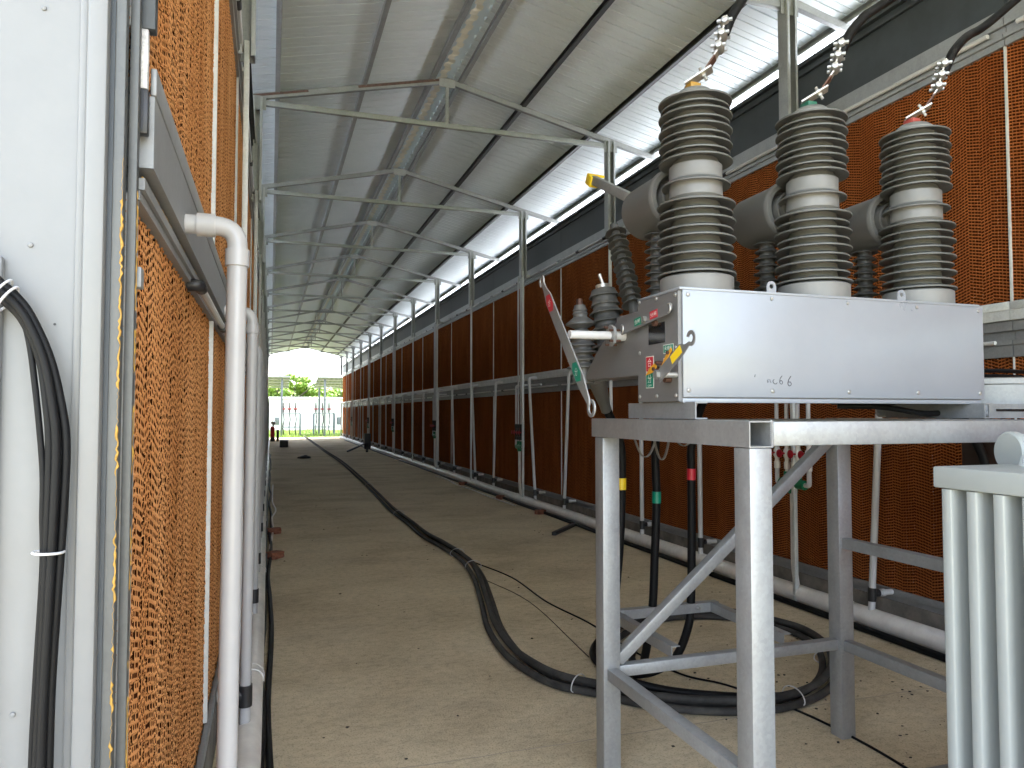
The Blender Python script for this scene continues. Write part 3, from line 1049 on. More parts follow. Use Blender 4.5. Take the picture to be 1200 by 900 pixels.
# cable bracket behind the lower rail
zb = 0.50
m = MB()
for x in (1.80, 2.42):
    m.box((x - 0.025, yf + b / 2 + 0.001, zb - 0.03), (x - 0.021, 3.66, zb + 0.02))
    m.box((x - 0.0205, yf + b / 2 + 0.001, zb + 0.016), (x + 0.02, 3.66, zb + 0.02))
m.box((1.76, 3.662, zb - 0.03), (2.45, 3.667, zb + 0.022))
m.box((1.76, 3.6675, zb + 0.018), (2.45, 3.71, zb + 0.022))
cb = m.build("cable_bracket", M['galv'], ST, smooth=0)
m = MB()
for x in (1.85, 2.05, 2.31, 2.42):
    m.cyl((x, 3.661, zb), (x, 3.63, zb), 0.008, 10)
    m.cyl((x, 3.661, zb), (x, 3.65, zb), 0.015, 6)
m.build("bolt", M['bolt'], cb)

# ------------------------------------------------------------------ vacuum breaker on the stand
VB = thing("vacuum_breaker", "grey high-voltage breaker with three ribbed poles on the galvanised stand", "circuit breaker", (1.41, 2.34, 1.575))
bx0, bx1, by0, by1, bz0, bz1 = 1.412, 2.885, 2.34, 2.655, 1.642, 2.058
m = MB()
m.box((bx0, by0 + 0.006, bz0), (bx1 - 0.01, by1, bz1 - 0.008))
hs = m.build("housing", M['box_end'], VB, smooth=0)
m = MB()
m.box((bx0 + 0.012, by0 - 0.004, bz0 + 0.016), (bx1, by0 + 0.005, bz1 - 0.006), 0.002)
fc = m.build("front_cover", M['box_front'], VB)
m = MB()
m.box((bx0 - 0.003, by0 - 0.007, bz1 - 0.007), (bx1 - 0.02, by1 + 0.003, bz1 + 0.003), 0.002)
m.box((bx0 + 0.01, by0 - 0.003, bz0 - 0.004), (bx1 - 0.02, by0 + 0.012, bz0 + 0.011), 0.001)
m.build("lid", M['box_front'], VB)
m = MB()
for x in (1.445, 1.81, 2.17, 2.52, 2.858):
    for z in ((1.683, 2.034) if x in (1.445, 2.858) else ((1.683,) if x != 1.445 else ())):
        m.lathe([(0.0085, 0), (0.0085, 0.001), (0.006, 0.004), (0.0, 0.005)], (x, by0 - 0.0045, z), (0, -1, 0), 14)
for x in (1.81, 2.17, 2.52):
    m.lathe([(0.0075, 0), (0.0075, 0.001), (0.0055, 0.004), (0.0, 0.005)], (x, by0 - 0.0045, 2.035), (0, -1, 0), 14)
m.build("screw", M['bolt'], fc)
# marker digits on the cover, half rubbed off
def stroke(mb_, pts, r=0.0013):
    mb_.tube(catmull([(p[0], by0 - 0.0045, p[1]) for p in pts], 5), r, 5)
m = MB()
stroke(m, [(1.732, 1.745), (1.730, 1.738), (1.731, 1.735)])
stroke(m, [(1.790, 1.727), (1.786, 1.722), (1.787, 1.716), (1.792, 1.719)], 0.0010)
stroke(m, [(1.797, 1.728), (1.800, 1.718), (1.803, 1.714)], 0.0009)
stroke(m, [(1.817, 1.727), (1.811, 1.722), (1.816, 1.712), (1.826, 1.711), (1.830, 1.716)])
stroke(m, [(1.853, 1.742), (1.844, 1.730), (1.842, 1.716), (1.850, 1.710), (1.855, 1.717), (1.849, 1.724), (1.843, 1.720)])
stroke(m, [(1.893, 1.741), (1.883, 1.727), (1.879, 1.712), (1.885, 1.704), (1.894, 1.708), (1.892, 1.718), (1.883, 1.718)], 0.0016)
m.build("handwritten_number", M['ink'], fc)
for x in (1.83, 2.47):
    m = MB()
    pts = [(-0.021, 0), (0.021, 0), (0.021, 0.034)] + [(0.021 * math.cos(a), 0.034 + 0.021 * math.sin(a)) for a in np.linspace(0, math.pi, 9)[1:]]
    hole = [(0.0095 * math.cos(a), 0.034 + 0.0095 * math.sin(a)) for a in np.linspace(0, 2 * math.pi, 13)[:-1]]
    bm = bmesh.new()
    def loop(pp, y):
        return [bm.verts.new((x + a, y, bz1 - 0.004 + c)) for a, c in pp]
    for y in (by0 + 0.02, by0 + 0.025):
        o1, h1 = loop(pts, y), loop(hole, y)
        es = [bm.edges.new((q[i], q[(i + 1) % len(q)])) for q in (o1, h1) for i in range(len(q))]
        bmesh.ops.triangle_fill(bm, use_beauty=True, edges=es)
    bm.verts.ensure_lookup_table()
    no, nh = len(pts), len(hole)
    V_ = list(bm.verts)
    for base, n_ in ((0, no), (no, nh)):
        for i in range(n_):
            j = (i + 1) % n_
            bm.faces.new((V_[base + i], V_[base + j], V_[no + nh + base + j], V_[no + nh + base + i]))
    m.bm(bm)
    m.build("lifting_eye", M['box_front'], VB, smooth=20)

# end panel with window, labels, levers (faces -x)
ex = bx0
U, Vv = (0, -1, 0), (0, 0, 1)
m = MB()
m.box((ex - 0.004, by0 + 0.004, bz0 + 0.003), (ex - 0.0005, by1 - 0.004, bz1 - 0.012))
ep = m.build("end_plate", M['box_end'], VB, smooth=0)
m = MB()
for y, z in ((2.36, 2.035), (2.50, 2.04), (2.635, 2.045), (2.36, 1.84), (2.635, 1.84), (2.36, 1.665), (2.50, 1.665), (2.635, 1.665)):
    m.lathe([(0.008, 0), (0.008, 0.002), (0.005, 0.005), (0.0, 0.0055)], (ex - 0.0042, y, z), (-1, 0, 0), 12)
m.build("screw", M['bolt'], ep)
m = MB()
m.box((ex - 0.0052, 2.437, 1.866), (ex - 0.0042, 2.562, 1.945))
m.build("view_window", M['window'], ep, smooth=0)
def sticker(c, w, h, colour, texts, border=0.003, parent=ep, u=U, v=Vv, name="sticker"):
    c, u_, v_ = Vector(c), Vector(u), Vector(v)
    n = u_.cross(v_)
    m = MB()
    m.prism([(-w / 2, -h / 2), (w / 2, -h / 2), (w / 2, h / 2), (-w / 2, h / 2)], c, u_, v_, 0.0008)
    o = m.build(name, M['ivory'] if border else M[colour], parent, smooth=0)
    if border:
        m = MB()
        a, b_ = w / 2 - border, h / 2 - border
        m.prism([(-a, -b_), (a, -b_), (a, b_), (-a, b_)], c + n * 0.0009, u_, v_, 0.0005)
        m.build("colour_field", M[colour], o, smooth=0)
    for (txt, dx, dy, tw, th) in texts:
        lettering(txt, c + u_ * dx + v_ * dy, u_, v_, tw, th, M['white'], o, lift=0.0018)
    return o
ex2 = ex - 0.0044
sticker((ex2, 2.554, 1.791), 0.061, 0.062, 'red', [("合", 0, 0.006, 0.030, 0.034), ("ON", 0, -0.021, 0.026, 0.007)])
sticker((ex2, 2.554, 1.728), 0.061, 0.062, 'green', [("分", 0, 0.006, 0.030, 0.034), ("OFF", 0, -0.021, 0.030, 0.007)])
sticker((ex2, 2.412, 1.840), 0.074, 0.034, 'green', [("未储能", 0, 0.003, 0.055, 0.016), ("—", 0, -0.010, 0.05, 0.0015)])
sticker((ex2, 2.412, 1.790), 0.074, 0.034, 'red', [("已储能", 0, 0.003, 0.055, 0.016)])
# orange pointers
m = MB()
def pointer(tip, tail, w):
    tip, tail = Vector(tip), Vector(tail)
    d = (tail - tip).normalized()
    s_ = Vector((-1, 0, 0)).cross(d)
    p = [tip, tip + d * 0.05 + s_ * w, tail + s_ * w * 0.7, tail - s_ * w * 0.7, tip + d * 0.05 - s_ * w]
    mm = [(q - tip) for q in p]
    m.prism([(a.dot(d), a.dot(s_)) for a in mm], tip, d, s_, 0.003)
pointer((ex - 0.020, 2.556, 1.746), (ex - 0.020, 2.475, 1.782), 0.013)
pointer((ex - 0.020, 2.435, 1.775), (ex - 0.020, 2.362, 1.835), 0.008)
m.build("pointer", M['orange'], VB, smooth=0)
m = MB()
for y, z in ((2.487, 1.768), (2.462, 1.79), (2.382, 1.822)):
    m.cyl((ex - 0.004, y, z), (ex - 0.03, y, z), 0.007, 10)
m.cyl((ex - 0.004, 2.40, 1.724), (ex - 0.03, 2.40, 1.724), 0.012, 12)
m.cyl((ex - 0.004, 2.50, 1.945), (ex - 0.02, 2.50, 1.945), 0.012, 12)
m.build("stud", M['copper'], VB)
# a flat hook lever: outline in (along, across), with a hook ring at the end
def ring_pts(cx, cy, r, a0, a1, n=14):
    return [(cx + r * math.cos(a), cy + r * math.sin(a)) for a in np.linspace(a0, a1, n)]
def hook_outline(L, w, hr=0.028):
    """bar from 0 to L, width w, open hook at the far end"""
    cx = L + hr * 0.75
    out = [(0, -w / 2)] + [(L - 0.05, -w / 2)]
    out += ring_pts(cx, 0, hr, R(215), R(215 + 280), 18)
    out += ring_pts(cx, 0, hr * 0.5, R(215 + 280), R(200), 16)
    out += [(L - 0.02, w * 0.05), (L - 0.05, w / 2), (0, w / 2)]
    return out
lx = ex - 0.075
piv, tipd = Vector((lx, 2.350, 1.735)), Vector((0, 2.110 - 2.350, 1.868 - 1.735))
Ld = tipd.length
dL = tipd.normalized()
sL = Vector((-1, 0, 0)).cross(dL)
m = MB()
m.prism([(x - 0.01, y) for x, y in hook_outline(Ld - 0.045, 0.045, 0.027)], piv, dL, sL, 0.004)
lv = m.build("charging_lever", M['box_end'], VB, smooth=0)
m = MB()
m.cyl((ex - 0.004, 2.358, 1.739), (lx - 0.012, 2.358, 1.739), 0.011, 14)
m.cyl((lx - 0.004, 2.358, 1.739), (lx - 0.018, 2.358, 1.739), 0.017, 6)
m.build("pivot_shaft", M['bolt'], lv)
sticker(piv + dL * 0.135 + sL * 0.002 + Vector((-0.0042, 0, 0)), 0.075, 0.03, 'yellow', [], border=0, parent=lv, u=dL, v=sL, name="yellow_tag")
# upper hand lever
a0, a1 = Vector((ex - 0.028, 2.765, 1.945)), Vector((ex - 0.028, 2.345, 1.985))
d1 = (a1 - a0).normalized()
s1 = Vector((-1, 0, 0)).cross(d1)
m = MB()
Lh = (a1 - a0).length
m.prism([(0.02, -0.024), (Lh - 0.03, -0.020), (Lh, -0.008), (Lh + 0.004, 0.010), (Lh - 0.012, 0.022), (0.05, 0.024), (0.01, 0.010)], a0, d1, s1, 0.004)
ul = m.build("trip_lever", M['box_end'], VB, smooth=0)
m = MB()
for f in (0.07, 0.965):
    c = a0 + d1 * Lh * f
    m.tube([c + (d1 * math.cos(a) * 0.012 + s1 * math.sin(a) * 0.017) + Vector((-0.005, 0, 0)) for a in np.linspace(-2.0, 2.0, 14)], 0.003, 6)
m.cyl(Vector((ex - 0.004, 2.535, 1.965)), Vector((ex - 0.046, 2.535, 1.965)), 0.011, 8)
m.build("pivot_bolt", M['bolt'], ul)
sticker(a0 + d1 * 0.165 + s1 * 0.002 + Vector((-0.0042, 0, 0)), 0.055, 0.030, 'green', [("合闸", 0, 0, 0.044, 0.018)], border=0, parent=ul, u=d1, v=s1)
sticker(a0 + d1 * 0.295 + s1 * 0.002 + Vector((-0.0042, 0, 0)), 0.060, 0.030, 'red', [("分闸", 0, 0, 0.046, 0.018)], border=0, parent=ul, u=d1, v=s1)

# base channels
def channel(x):
    m = MB()
    m.box((x, 2.27, 1.578), (x + 0.005, 2.78, bz0 - 0.002))
    m.box((x + 0.0055, 2.27, 1.578), (x + 0.05, 2.78, 1.583))
    m.box((x + 0.0055, 2.27, bz0 - 0.007), (x + 0.05, 2.78, bz0 - 0.002))
    return m.build("base_channel", M['galv_dull'], VB, smooth=0)
channel(1.43)
channel(2.80)
m = MB()
m.box((2.86, 2.30, 1.578), (3.6, 2.304, 1.638))
m.box((2.86, 2.3045, 1.634), (3.6, 2.35, 1.638))
m.box((2.86, 2.3045, 1.578), (3.6, 2.35, 1.582))
sb = m.build("slotted_bar", M['galv_dull'], VB, smooth=0)
m = MB()
m.box((2.90, 2.297, 1.607), (3.15, 2.2995, 1.617), 0.001)
m.build("slot", M['window'], sb)

# left mechanism plate, operating rod and long lever
m = MB()
pl = [(2.66, 2.008), (2.823, 2.012), (2.906, 1.97), (3.066, 1.878), (3.192, 1.778), (3.19, 1.758), (2.66, 1.753)]
m.prism([(-y, z) for y, z in pl], (1.424, 0, 0), (0, -1, 0), (0, 0, 1), 0.006)
m.box((1.4245, 2.66, 1.753), (1.52, 3.19, 1.759))
m.build("side_bracket", M['box_end'], VB, smooth=0)
m = MB()
m.cyl((1.16, 2.775, 1.922), (1.35, 2.79, 1.925), 0.0175, 18)
rod = m.build("operating_rod", M['pvc'], VB)
m = MB()
m.cyl((1.365, 2.79, 1.925), (1.417, 2.79, 1.925), 0.022, 18)
m.build("rod_collar", M['pvc'], rod)
m = MB()
m.cyl((1.35, 2.79, 1.925), (1.362, 2.79, 1.925), 0.046, 8)
m.build("flange", M['galv'], rod)
for dy, dz in ((0.02, 0.036), (0.01, -0.038), (-0.03, 0.02), (-0.028, -0.024)):
    m = MB()
    m.cyl((1.335, 2.79 + dy, 1.925 + dz), (1.385, 2.79 + dy, 1.925 + dz), 0.005, 8)
    m.build("flange_bolt", M['copper'], rod)
lt, lb = Vector((1.155, 3.105, 2.225)), Vector((1.155, 2.512, 1.585))
dl = (lb - lt).normalized()
sl = Vector((-1, 0, 0)).cross(dl)
LL_ = (lb - lt).length
hw = 0.031
def ln(a, b):  # along from lt, across
    return (a, b)
pol = [ln(0.05, -0.010), ln(0.10, -0.012), ln(0.17, -hw), ln(LL_ - 0.19, -hw), ln(LL_ - 0.08, -0.014)]
pol += [(LL_ - 0.045 + 0.034 * math.cos(a), 0.034 * math.sin(a)) for a in np.linspace(R(215), R(360 + 145), 18)]
pol += [(LL_ - 0.045 + 0.021 * math.cos(a), 0.021 * math.sin(a)) for a in np.linspace(R(360 + 130), R(190), 16)]
pol += [ln(LL_ - 0.085, 0.012), ln(LL_ - 0.19, hw), ln(0.17, hw), ln(0.11, 0.016)]
pol += [(0.045 + 0.028 * math.cos(a), 0.028 * math.sin(a)) for a in np.linspace(R(35), R(290), 16)]
pol += [(0.045 + 0.017 * math.cos(a), 0.017 * math.sin(a)) for a in np.linspace(R(280), R(20), 14)]
m = MB()
m.prism(pol, lt, dl, sl, 0.006)
ol = m.build("operating_lever", M['galv'], VB, smooth=0)
for (al, colr, tx) in ((0.20, 'red', "合"), (0.63, 'green', "分")):
    c = lt + dl * al + Vector((-0.0066, 0, 0))
    m = MB()
    m.prism([(-0.055, -0.005), (-0.03, -0.026), (0.03, -0.026), (0.055, 0.005), (0.03, 0.026), (-0.03, 0.026)], c, dl, sl, 0.0008)
    dm = m.build("diamond_sticker", M[colr], ol, smooth=0)
    lettering(tx, c, Vector((0, -1, 0)).normalized(), Vector((0, 0, 1)), 0.030, 0.032, M['white'], dm, lift=0.0014)

# three poles
RIB = dict(th=0.006, droop=0.014)
def pole(x, y, colr, first):
    t0 = Vector((x, y, 0))
    zs_lo = [2.140 + 0.0344 * k for k in range(9)]
    rs_lo = [0.152 if k % 2 == 0 else 0.142 for k in range(9)]
    zs_up = [2.588 + 0.0298 * k for k in range(9)]
    rs_up = [0.143 if k % 2 == 0 else 0.134 for k in range(9)]
    prof = [(0.142, bz1 + 0.002), (0.142, 2.125), (0.135, 2.130)]
    prof += shed_profile(zs_lo, rs_lo, 0.092, 2.132, 2.436, **RIB)[1:]
    prof += [(0.104, 2.445)]
    prof += shed_profile([2.494], [0.134], 0.103, 2.485, 2.52, **RIB)[1:]
    prof += [(0.103, 2.570), (0.096, 2.574)]
    prof += shed_profile(zs_up, rs_up, 0.086, 2.575, 2.845, **RIB)[1:]
    prof += [(0.085, 2.856), (0.060, 2.878), (0.04, 2.886), (0.0, 2.886)]
    m = MB()
    m.lathe(prof, (x, y, 0), (0, 0, 1), 72)
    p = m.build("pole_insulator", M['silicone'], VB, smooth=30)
    p.data.materials.append(M['silicone_shade'])
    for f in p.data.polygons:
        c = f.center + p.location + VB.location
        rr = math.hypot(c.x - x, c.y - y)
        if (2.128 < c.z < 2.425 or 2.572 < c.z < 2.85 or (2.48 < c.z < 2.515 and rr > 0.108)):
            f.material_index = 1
    # terminal: coloured block, tinned plate, bent strap, three twin-bolt clamps
    m = MB()
    m.box((x - 0.03, y - 0.022, 2.884), (x + 0.016, y + 0.03, 2.909), 0.003)
    m.build("phase_block", M[colr], p)
    H = Vector((0.77, -0.64, 0))
    Wd = Vector((0.64, 0.77, 0))
    T = lambda dx, z: Vector((x, y, z)) + H * dx
    m = MB()
    m.beam(T(-0.035, 2.910), T(0.068, 2.962), 0.062, 0.007)
    tp = m.build("terminal_plate", M['tin'], p, smooth=0)
    m = MB()
    m.beam(T(0.046, 2.958), T(0.080, 3.004), 0.052, 0.006)
    m.build("copper_strap", M['copper'], tp, smooth=0)
    m = MB()
    m.beam(T(0.075, 2.999), T(0.090, 3.022), 0.050, 0.006)
    m.beam(T(0.089, 3.018), T(0.128, 3.155), 0.044, 0.006)
    m.build("lug", M['tin'], tp, smooth=0)
    m = MB()
    nn = (T(0.068, 2.962) - T(-0.035, 2.910)).cross(Wd).normalized()
    c = T(0.034, 2.945)
    m.cyl(c + nn * 0.03, c - nn * 0.03, 0.0065, 8)
    m.cyl(c + nn * 0.004, c + nn * 0.013, 0.0125, 6)
    m.cyl(c - nn * 0.004, c - nn * 0.013, 0.0125, 6)
    m.build("terminal_bolt", M['bolt'], tp)
    for k in range(3):
        c = T(0.096 + 0.0125 * k, 3.040 + 0.047 * k)
        m = MB()
        m.lathe([(0.0, -0.040), (0.012, -0.038), (0.017, -0.027), (0.021, 0), (0.017, 0.027), (0.012, 0.038), (0, 0.040)], c, Wd, 14)
        for q in (-0.024, 0.024):
            m.cyl(c + Wd * q - H * 0.03, c + Wd * q + H * 0.028, 0.008, 6)
        m.build("cable_clamp", M['bolt'], tp)
    # drum behind the pole with bellows neck
    zc = 2.492
    dp = [(0.0, 0.42), (0.110, 0.42), (0.119, 0.41), (0.121, 0.20), (0.127, 0.16), (0.127, 0.145), (0.119, 0.135), (0.100, 0.135), (0.092, 0.150), (0.088, 0.19), (0.078, 0.19), (0.076, 0.13), (0.068, 0.128), (0.066, 0.142), (0.058, 0.142), (0.058, 0.115), (0.066, 0.113), (0.066, 0.100), (0.054, 0.098), (0.054, 0.05)]
    m = MB()
    m.lathe(dp, (x, y, zc), (0, 1, 0), 48)
    d = m.build("transformer_drum", M['epoxy'], VB, smooth=40)
    # thin support insulators
    m = MB()
    zs = [2.10 + 0.034 * k for k in range(9)]
    m.lathe([(0.034, 2.0)] + shed_profile(zs, [0.060 if k % 2 == 0 else 0.054 for k in range(9)], 0.030, 2.0, 2.40, th=0.003, droop=0.008)[1:] + [(0.03, 2.42)], (x, y + 0.30, 0), (0, 0, 1), 32)
    m.build("support_insulator", M['silicone_dark'], VB, smooth=30)
    m = MB()
    base, top = Vector((x - 0.005, y + 0.50, 2.04)), Vector((x - 0.005, y + 0.72, 2.52))
    ln_ = (top - base).length
    n = 13
    zs = [0.07 + (ln_ - 0.12) * k / (n - 1) for k in range(n)]
    m.lathe([(0.026, 0.0)] + shed_profile(zs, [0.052 if k % 2 == 0 else 0.046 for k in range(n)], 0.020, 0.0, ln_, th=0.003, droop=0.007)[1:], base, top - base, 28)
    m.build("pull_insulator", M['silicone_dark'], VB, smooth=30)
    if first:
        m = MB()
        m.beam((x + 0.0, y + 0.56, 2.61), (x - 0.0, y + 0.96, 2.815), 0.03, 0.045, bev=0.002)
        bl = m.build("isolating_blade", M['galv_dull'], VB)
        m = MB()
        m.beam((x, y + 0.955, 2.80), (x, y + 1.01, 2.84), 0.048, 0.055, bev=0.004)
        m.beam((x + 0.04, y + 0.97, 2.842), (x + 0.04, y + 1.03, 2.866), 0.05, 0.012)
        m.build("yellow_cap", M['yellow'], bl)
PX, PY = (1.59, 2.152, 2.712), 2.505
pole(PX[0], PY, 'tape_yellow', True)
pole(PX[1], PY, 'tape_green', False)
pole(PX[2], PY, 'tape_red', False)
# rear frame bars that carry the thin insulators
m = MB()
m.box((1.50, 2.78, 1.95), (2.88, 2.83, 2.0), 0.003)
m.box((1.50, 2.98, 1.99), (2.88, 3.03, 2.04), 0.003)
for x in (1.50, 2.84):
    m.box((x, 2.832, 1.755), (x + 0.04, 2.978, 2.038), 0.003)
    m.box((x, 2.657, 1.76), (x + 0.04, 2.83, 1.80), 0.003)
m.build("rear_frame", M['box_end'], VB)
# voltage transformer behind the bracket: two ribbed bushings
m = MB()
base, top = Vector((1.545, 3.18, 1.90)), Vector((1.525, 3.22, 2.19))
n = 7
ln_ = (top - base).length
m.lathe([(0.075, -0.08)] + shed_profile([0.015 + 0.042 * k for k in range(n)], [0.098 - 0.004 * k if k % 2 == 0 else 0.090 - 0.004 * k for k in range(n)], 0.058, -0.08, ln_ + 0.005, th=0.004, droop=0.014)[1:] + [(0.04, ln_ + 0.012), (0, ln_ + 0.014)], base, top - base, 40)
vt = m.build("bushing", M['silicone_dark'], VB, smooth=30)
m = MB()
ax = (top - base).normalized()
m.cyl(top + ax * 0.008, top + ax * 0.03, 0.035, 16)
m.cyl(top + ax * 0.028 + Vector((0.005, 0, 0)), top + ax * 0.085 + Vector((-0.01, 0, 0)), 0.008, 8)
m.build("bushing_terminal", M['tin'], vt)
m = MB()
b2 = Vector((1.425, 3.24, 1.80))
m.lathe([(0.05, -0.06)] + shed_profile([0.02 + 0.035 * k for k in range(5)], [0.078, 0.072, 0.078, 0.07, 0.074], 0.045, -0.06, 0.19, th=0.004, droop=0.012)[1:] + [(0.028, 0.205), (0.072, 0.225), (0.072, 0.232), (0.034, 0.262), (0.034, 0.272), (0.038, 0.278), (0.032, 0.288), (0.036, 0.294), (0.030, 0.305), (0.026, 0.32), (0, 0.32)], b2, (-0.04, 0.02, 1), 36)
v2 = m.build("bushing", M['epoxy'], VB, smooth=30)
m = MB()
m.cyl(b2 + Vector((-0.012, 0.006, 0.31)), b2 + Vector((-0.015, 0.007, 0.35)), 0.018, 12, 0.014)
m.build("bushing_cap", M['copper'], v2)
m = MB()
m.lathe([(0.0, 0.0), (0.046, 0.0), (0.048, -0.02), (0.038, -0.10), (0.030, -0.16), (0.029, -0.20), (0.0, -0.20)], (1.665, 3.60, 1.775), (-0.55, -0.45, 1), 28)
m.build("cable_bushing", M['epoxy'], VB, smooth=40)

# ------------------------------------------------------------------ cables
def cable(name, label, pts, r, material, group=None, seg=12, n=6, z_min=None, cat="cable"):
    m = MB()
    P = catmull(pts, n)
    if z_min is not None:
        for p in P:
            p.z = max(p.z, z_min)
    m.tube(P, r, seg)
    o = m.build(name, material, None, smooth=60)
    return tag(o, label, cat, group)

# cables from the pole tops up to the right wall
plab = ["black cable rising from the left, yellow-based breaker pole", "black cable rising from the middle, green-based breaker pole", "black cable rising from the right, red-based breaker pole"]
for x, lab, st in zip(PX, plab, (1.45, 1.12, 1.0)):
    y = PY - 0.004
    cable("overhead_cable", lab, [(x + 0.088, y - 0.075, 3.09), (x + 0.110, y - 0.085, 3.15), (x + 0.145, y - 0.08, 3.196 + 0.006 * st), (x + 0.24, y - 0.05, 3.20 + 0.085 * st), (x + 0.35, y, 3.20 + 0.155 * st), (x + 0.48, y + 0.02, 3.20 + 0.235 * st), (x + 0.9, y + 0.05, 3.75), (4.25, y + 0.2, 4.1), (4.47, y + 0.3, 4.3)], 0.0195, M['rubber'], "black cables rising from the breaker poles")

# terminated cables dropping behind the stand
drops = [("yellow", 'yellow', [(1.73, 3.655, 1.66), (1.765, 3.67, 1.60), (1.836, 3.67, 1.43), (1.842, 3.67, 1.21), (1.83, 3.67, 0.9), (1.805, 3.68, 0.6), (1.80, 3.72, 0.35), (1.86, 3.80, 0.14), (2.08, 3.70, 0.06), (2.4, 3.52, 0.045), (2.7, 3.46, 0.03)], 1.21),
         ("green", 'green', [(2.06, 3.2, 1.95), (2.062, 3.55, 1.70), (2.064, 3.685, 1.45), (2.067, 3.685, 1.127), (2.055, 3.69, 0.8), (2.04, 3.695, 0.5), (2.02, 3.74, 0.25), (2.10, 3.95, 0.08), (2.25, 4.35, 0.03), (2.6, 4.8, 0.026)], 1.127),
         ("red", 'red', [(2.33, 3.2, 1.95), (2.31, 3.55, 1.7), (2.30, 3.685, 1.43), (2.292, 3.685, 1.25), (2.29, 3.685, 0.9), (2.285, 3.69, 0.55), (2.262, 3.69, 0.38), (2.20, 3.74, 0.20), (2.08, 3.86, 0.09), (1.98, 4.12, 0.035), (2.02, 4.45, 0.026), (2.22, 4.75, 0.026), (2.55, 5.05, 0.026), (2.9, 5.17, 0.026)], 1.25)]
for nm, cl, pts, zt_ in drops:
    t = thing("cable_drop", "thick black cable with a %s tape band hanging behind the stand" % nm, "cable", pts[-1], "taped cables behind the stand")
    m = MB()
    P = catmull(pts, 8)
    m.tube(P, 0.0235, 14)
    m.build("cable_jacket", M['rubber'], t, smooth=60)
    k = min(range(len(P)), key=lambda i: abs(P[i].z - zt_))
    m = MB()
    d = (P[k + 1] - P[k - 1]).normalized()
    m.cyl(P[k] - d * 0.032, P[k] + d * 0.032, 0.0255, 16)
    m.build("tape_band", M[cl], t)
# grey earthing braids
m = MB()
for a, b_, sag, y in (((1.86, 1.56), (2.03, 1.50), 0.17, 3.6), ((2.0, 1.56), (2.13, 1.56), 0.22, 3.62), ((2.14, 1.50), (2.31, 1.53), 0.10, 3.64)):
    pts = [Vector((a[0] + (b_[0] - a[0]) * t, y, a[1] + (b_[1] - a[1]) * t - sag * (1 - (2 * t - 1) ** 2))) for t in np.linspace(0, 1, 14)]
    m.strip(pts, 0.022, 0.003, side=(0, 1, 0))
tag(m.build("earth_braid", M['strap'], None), "looped grey flat earthing braid under the breaker", "cable")

# floor run of thick cables: three strands bound together, with a loop under the stand
run = [(2.18, 53.0), (2.19, 45.3), (2.157, 31.7), (2.193, 24.3), (2.082, 18.1), (1.993, 14.7), (1.908, 12.0), (1.92, 10.55), (1.916, 9.32), (1.974, 8.6), (2.0, 7.73), (1.918, 6.888), (1.728, 5.938), (1.583, 5.216), (1.523, 4.631), (1.561, 4.25), (1.64, 4.03), (1.784, 3.86), (1.976, 3.627), (2.245, 3.465), (2.564, 3.385), (2.9, 3.452), (3.219, 3.659), (3.515, 4.03), (3.624, 4.391), (3.557, 4.683), (3.425, 4.92), (3.201, 5.045), (2.923, 5.085), (2.565, 4.962), (2.25, 4.70)]
def offset_run(off, dz, wob, seed, cut=None):
    rg = random.Random(seed)
    out = []
    R_ = run[:cut] if cut else run
    for i, (x, y) in enumerate(R_):
        a = R_[max(i - 1, 0)]
        b = R_[min(i + 1, len(R_) - 1)]
        d = Vector((b[0] - a[0], b[1] - a[1], 0)).normalized()
        n = Vector((-d.y, d.x, 0))
        o = off + rg.uniform(-wob, wob)
        out.append((x + n.x * o, y + n.y * o, dz))
    return out
rl_ = [("lower left", -0.045, 0.026, 1), ("upper middle", 0.0, 0.066, 2), ("lower right", 0.046, 0.026, 3)]
for nm, off, dz, sd_ in rl_:
    cable("floor_cable", {"lower left": "dusty thick black floor cable on the inner side of the bound run", "upper middle": "dusty thick black floor cable lying on top of the bound run", "lower right": "dusty thick black floor cable on the outer side of the bound run"}[nm],
          offset_run(off, dz, 0.006, sd_), 0.0215, M['rubber_dusty'], "thick cables bound in one run along the floor", seg=12, n=8)
for i, (x, y, ax) in enumerate(((1.99, 8.0, (-0.05, 1, 0)), (1.985, 7.3, (0.12, 1, 0)), (1.905, 11.4, (0.02, 1, 0)), (1.70, 3.95, (-0.6, 0.8, 0)), (3.38, 3.86, (0.6, 0.75, 0)), (2.03, 16.0, (0.04, 1, 0)), (2.75, 3.41, (1, 0.1, 0)))):
    d = Vector(ax).normalized()
    n = Vector((-d.y, d.x, 0))
    m = MB()
    ringp = [Vector((x, y, 0.038)) + n * (0.082 * math.cos(a)) + Vector((0, 0, 0.058 * math.sin(a) if math.sin(a) > 0 else 0.034 * math.sin(a))) for a in np.linspace(0, 2 * math.pi, 25)]
    m.tube(ringp, 0.0035, 6)
    tag(m.build("cable_tie", M['pvc']), ["white tie on the floor cables in mid corridor", "white tie on the floor cables where the thin wire leaves", "white tie on the floor cables farther down the corridor", "white tie on the floor cables left of the stand's left leg", "white tie on the looped cables by the stand's rear leg", "white tie on the floor cables, farthest one", "white tie on the cable loop between the stand's legs"][i], "cable tie", "ties on the floor cables")
cable("thin_wire", "thin black wire crossing the concrete under the stand", [(2.06, 7.75, 0.012), (2.085, 7.6, 0.01), (2.242, 6.818, 0.008), (2.235, 5.871, 0.008), (2.317, 5.18, 0.008), (2.326, 4.501, 0.008), (2.40, 3.997, 0.008), (2.56, 3.75, 0.008), (2.70, 3.321, 0.008), (2.74, 2.9, 0.008), (2.72, 2.5, 0.008)], 0.0065, M['rubber'], seg=8, n=8)
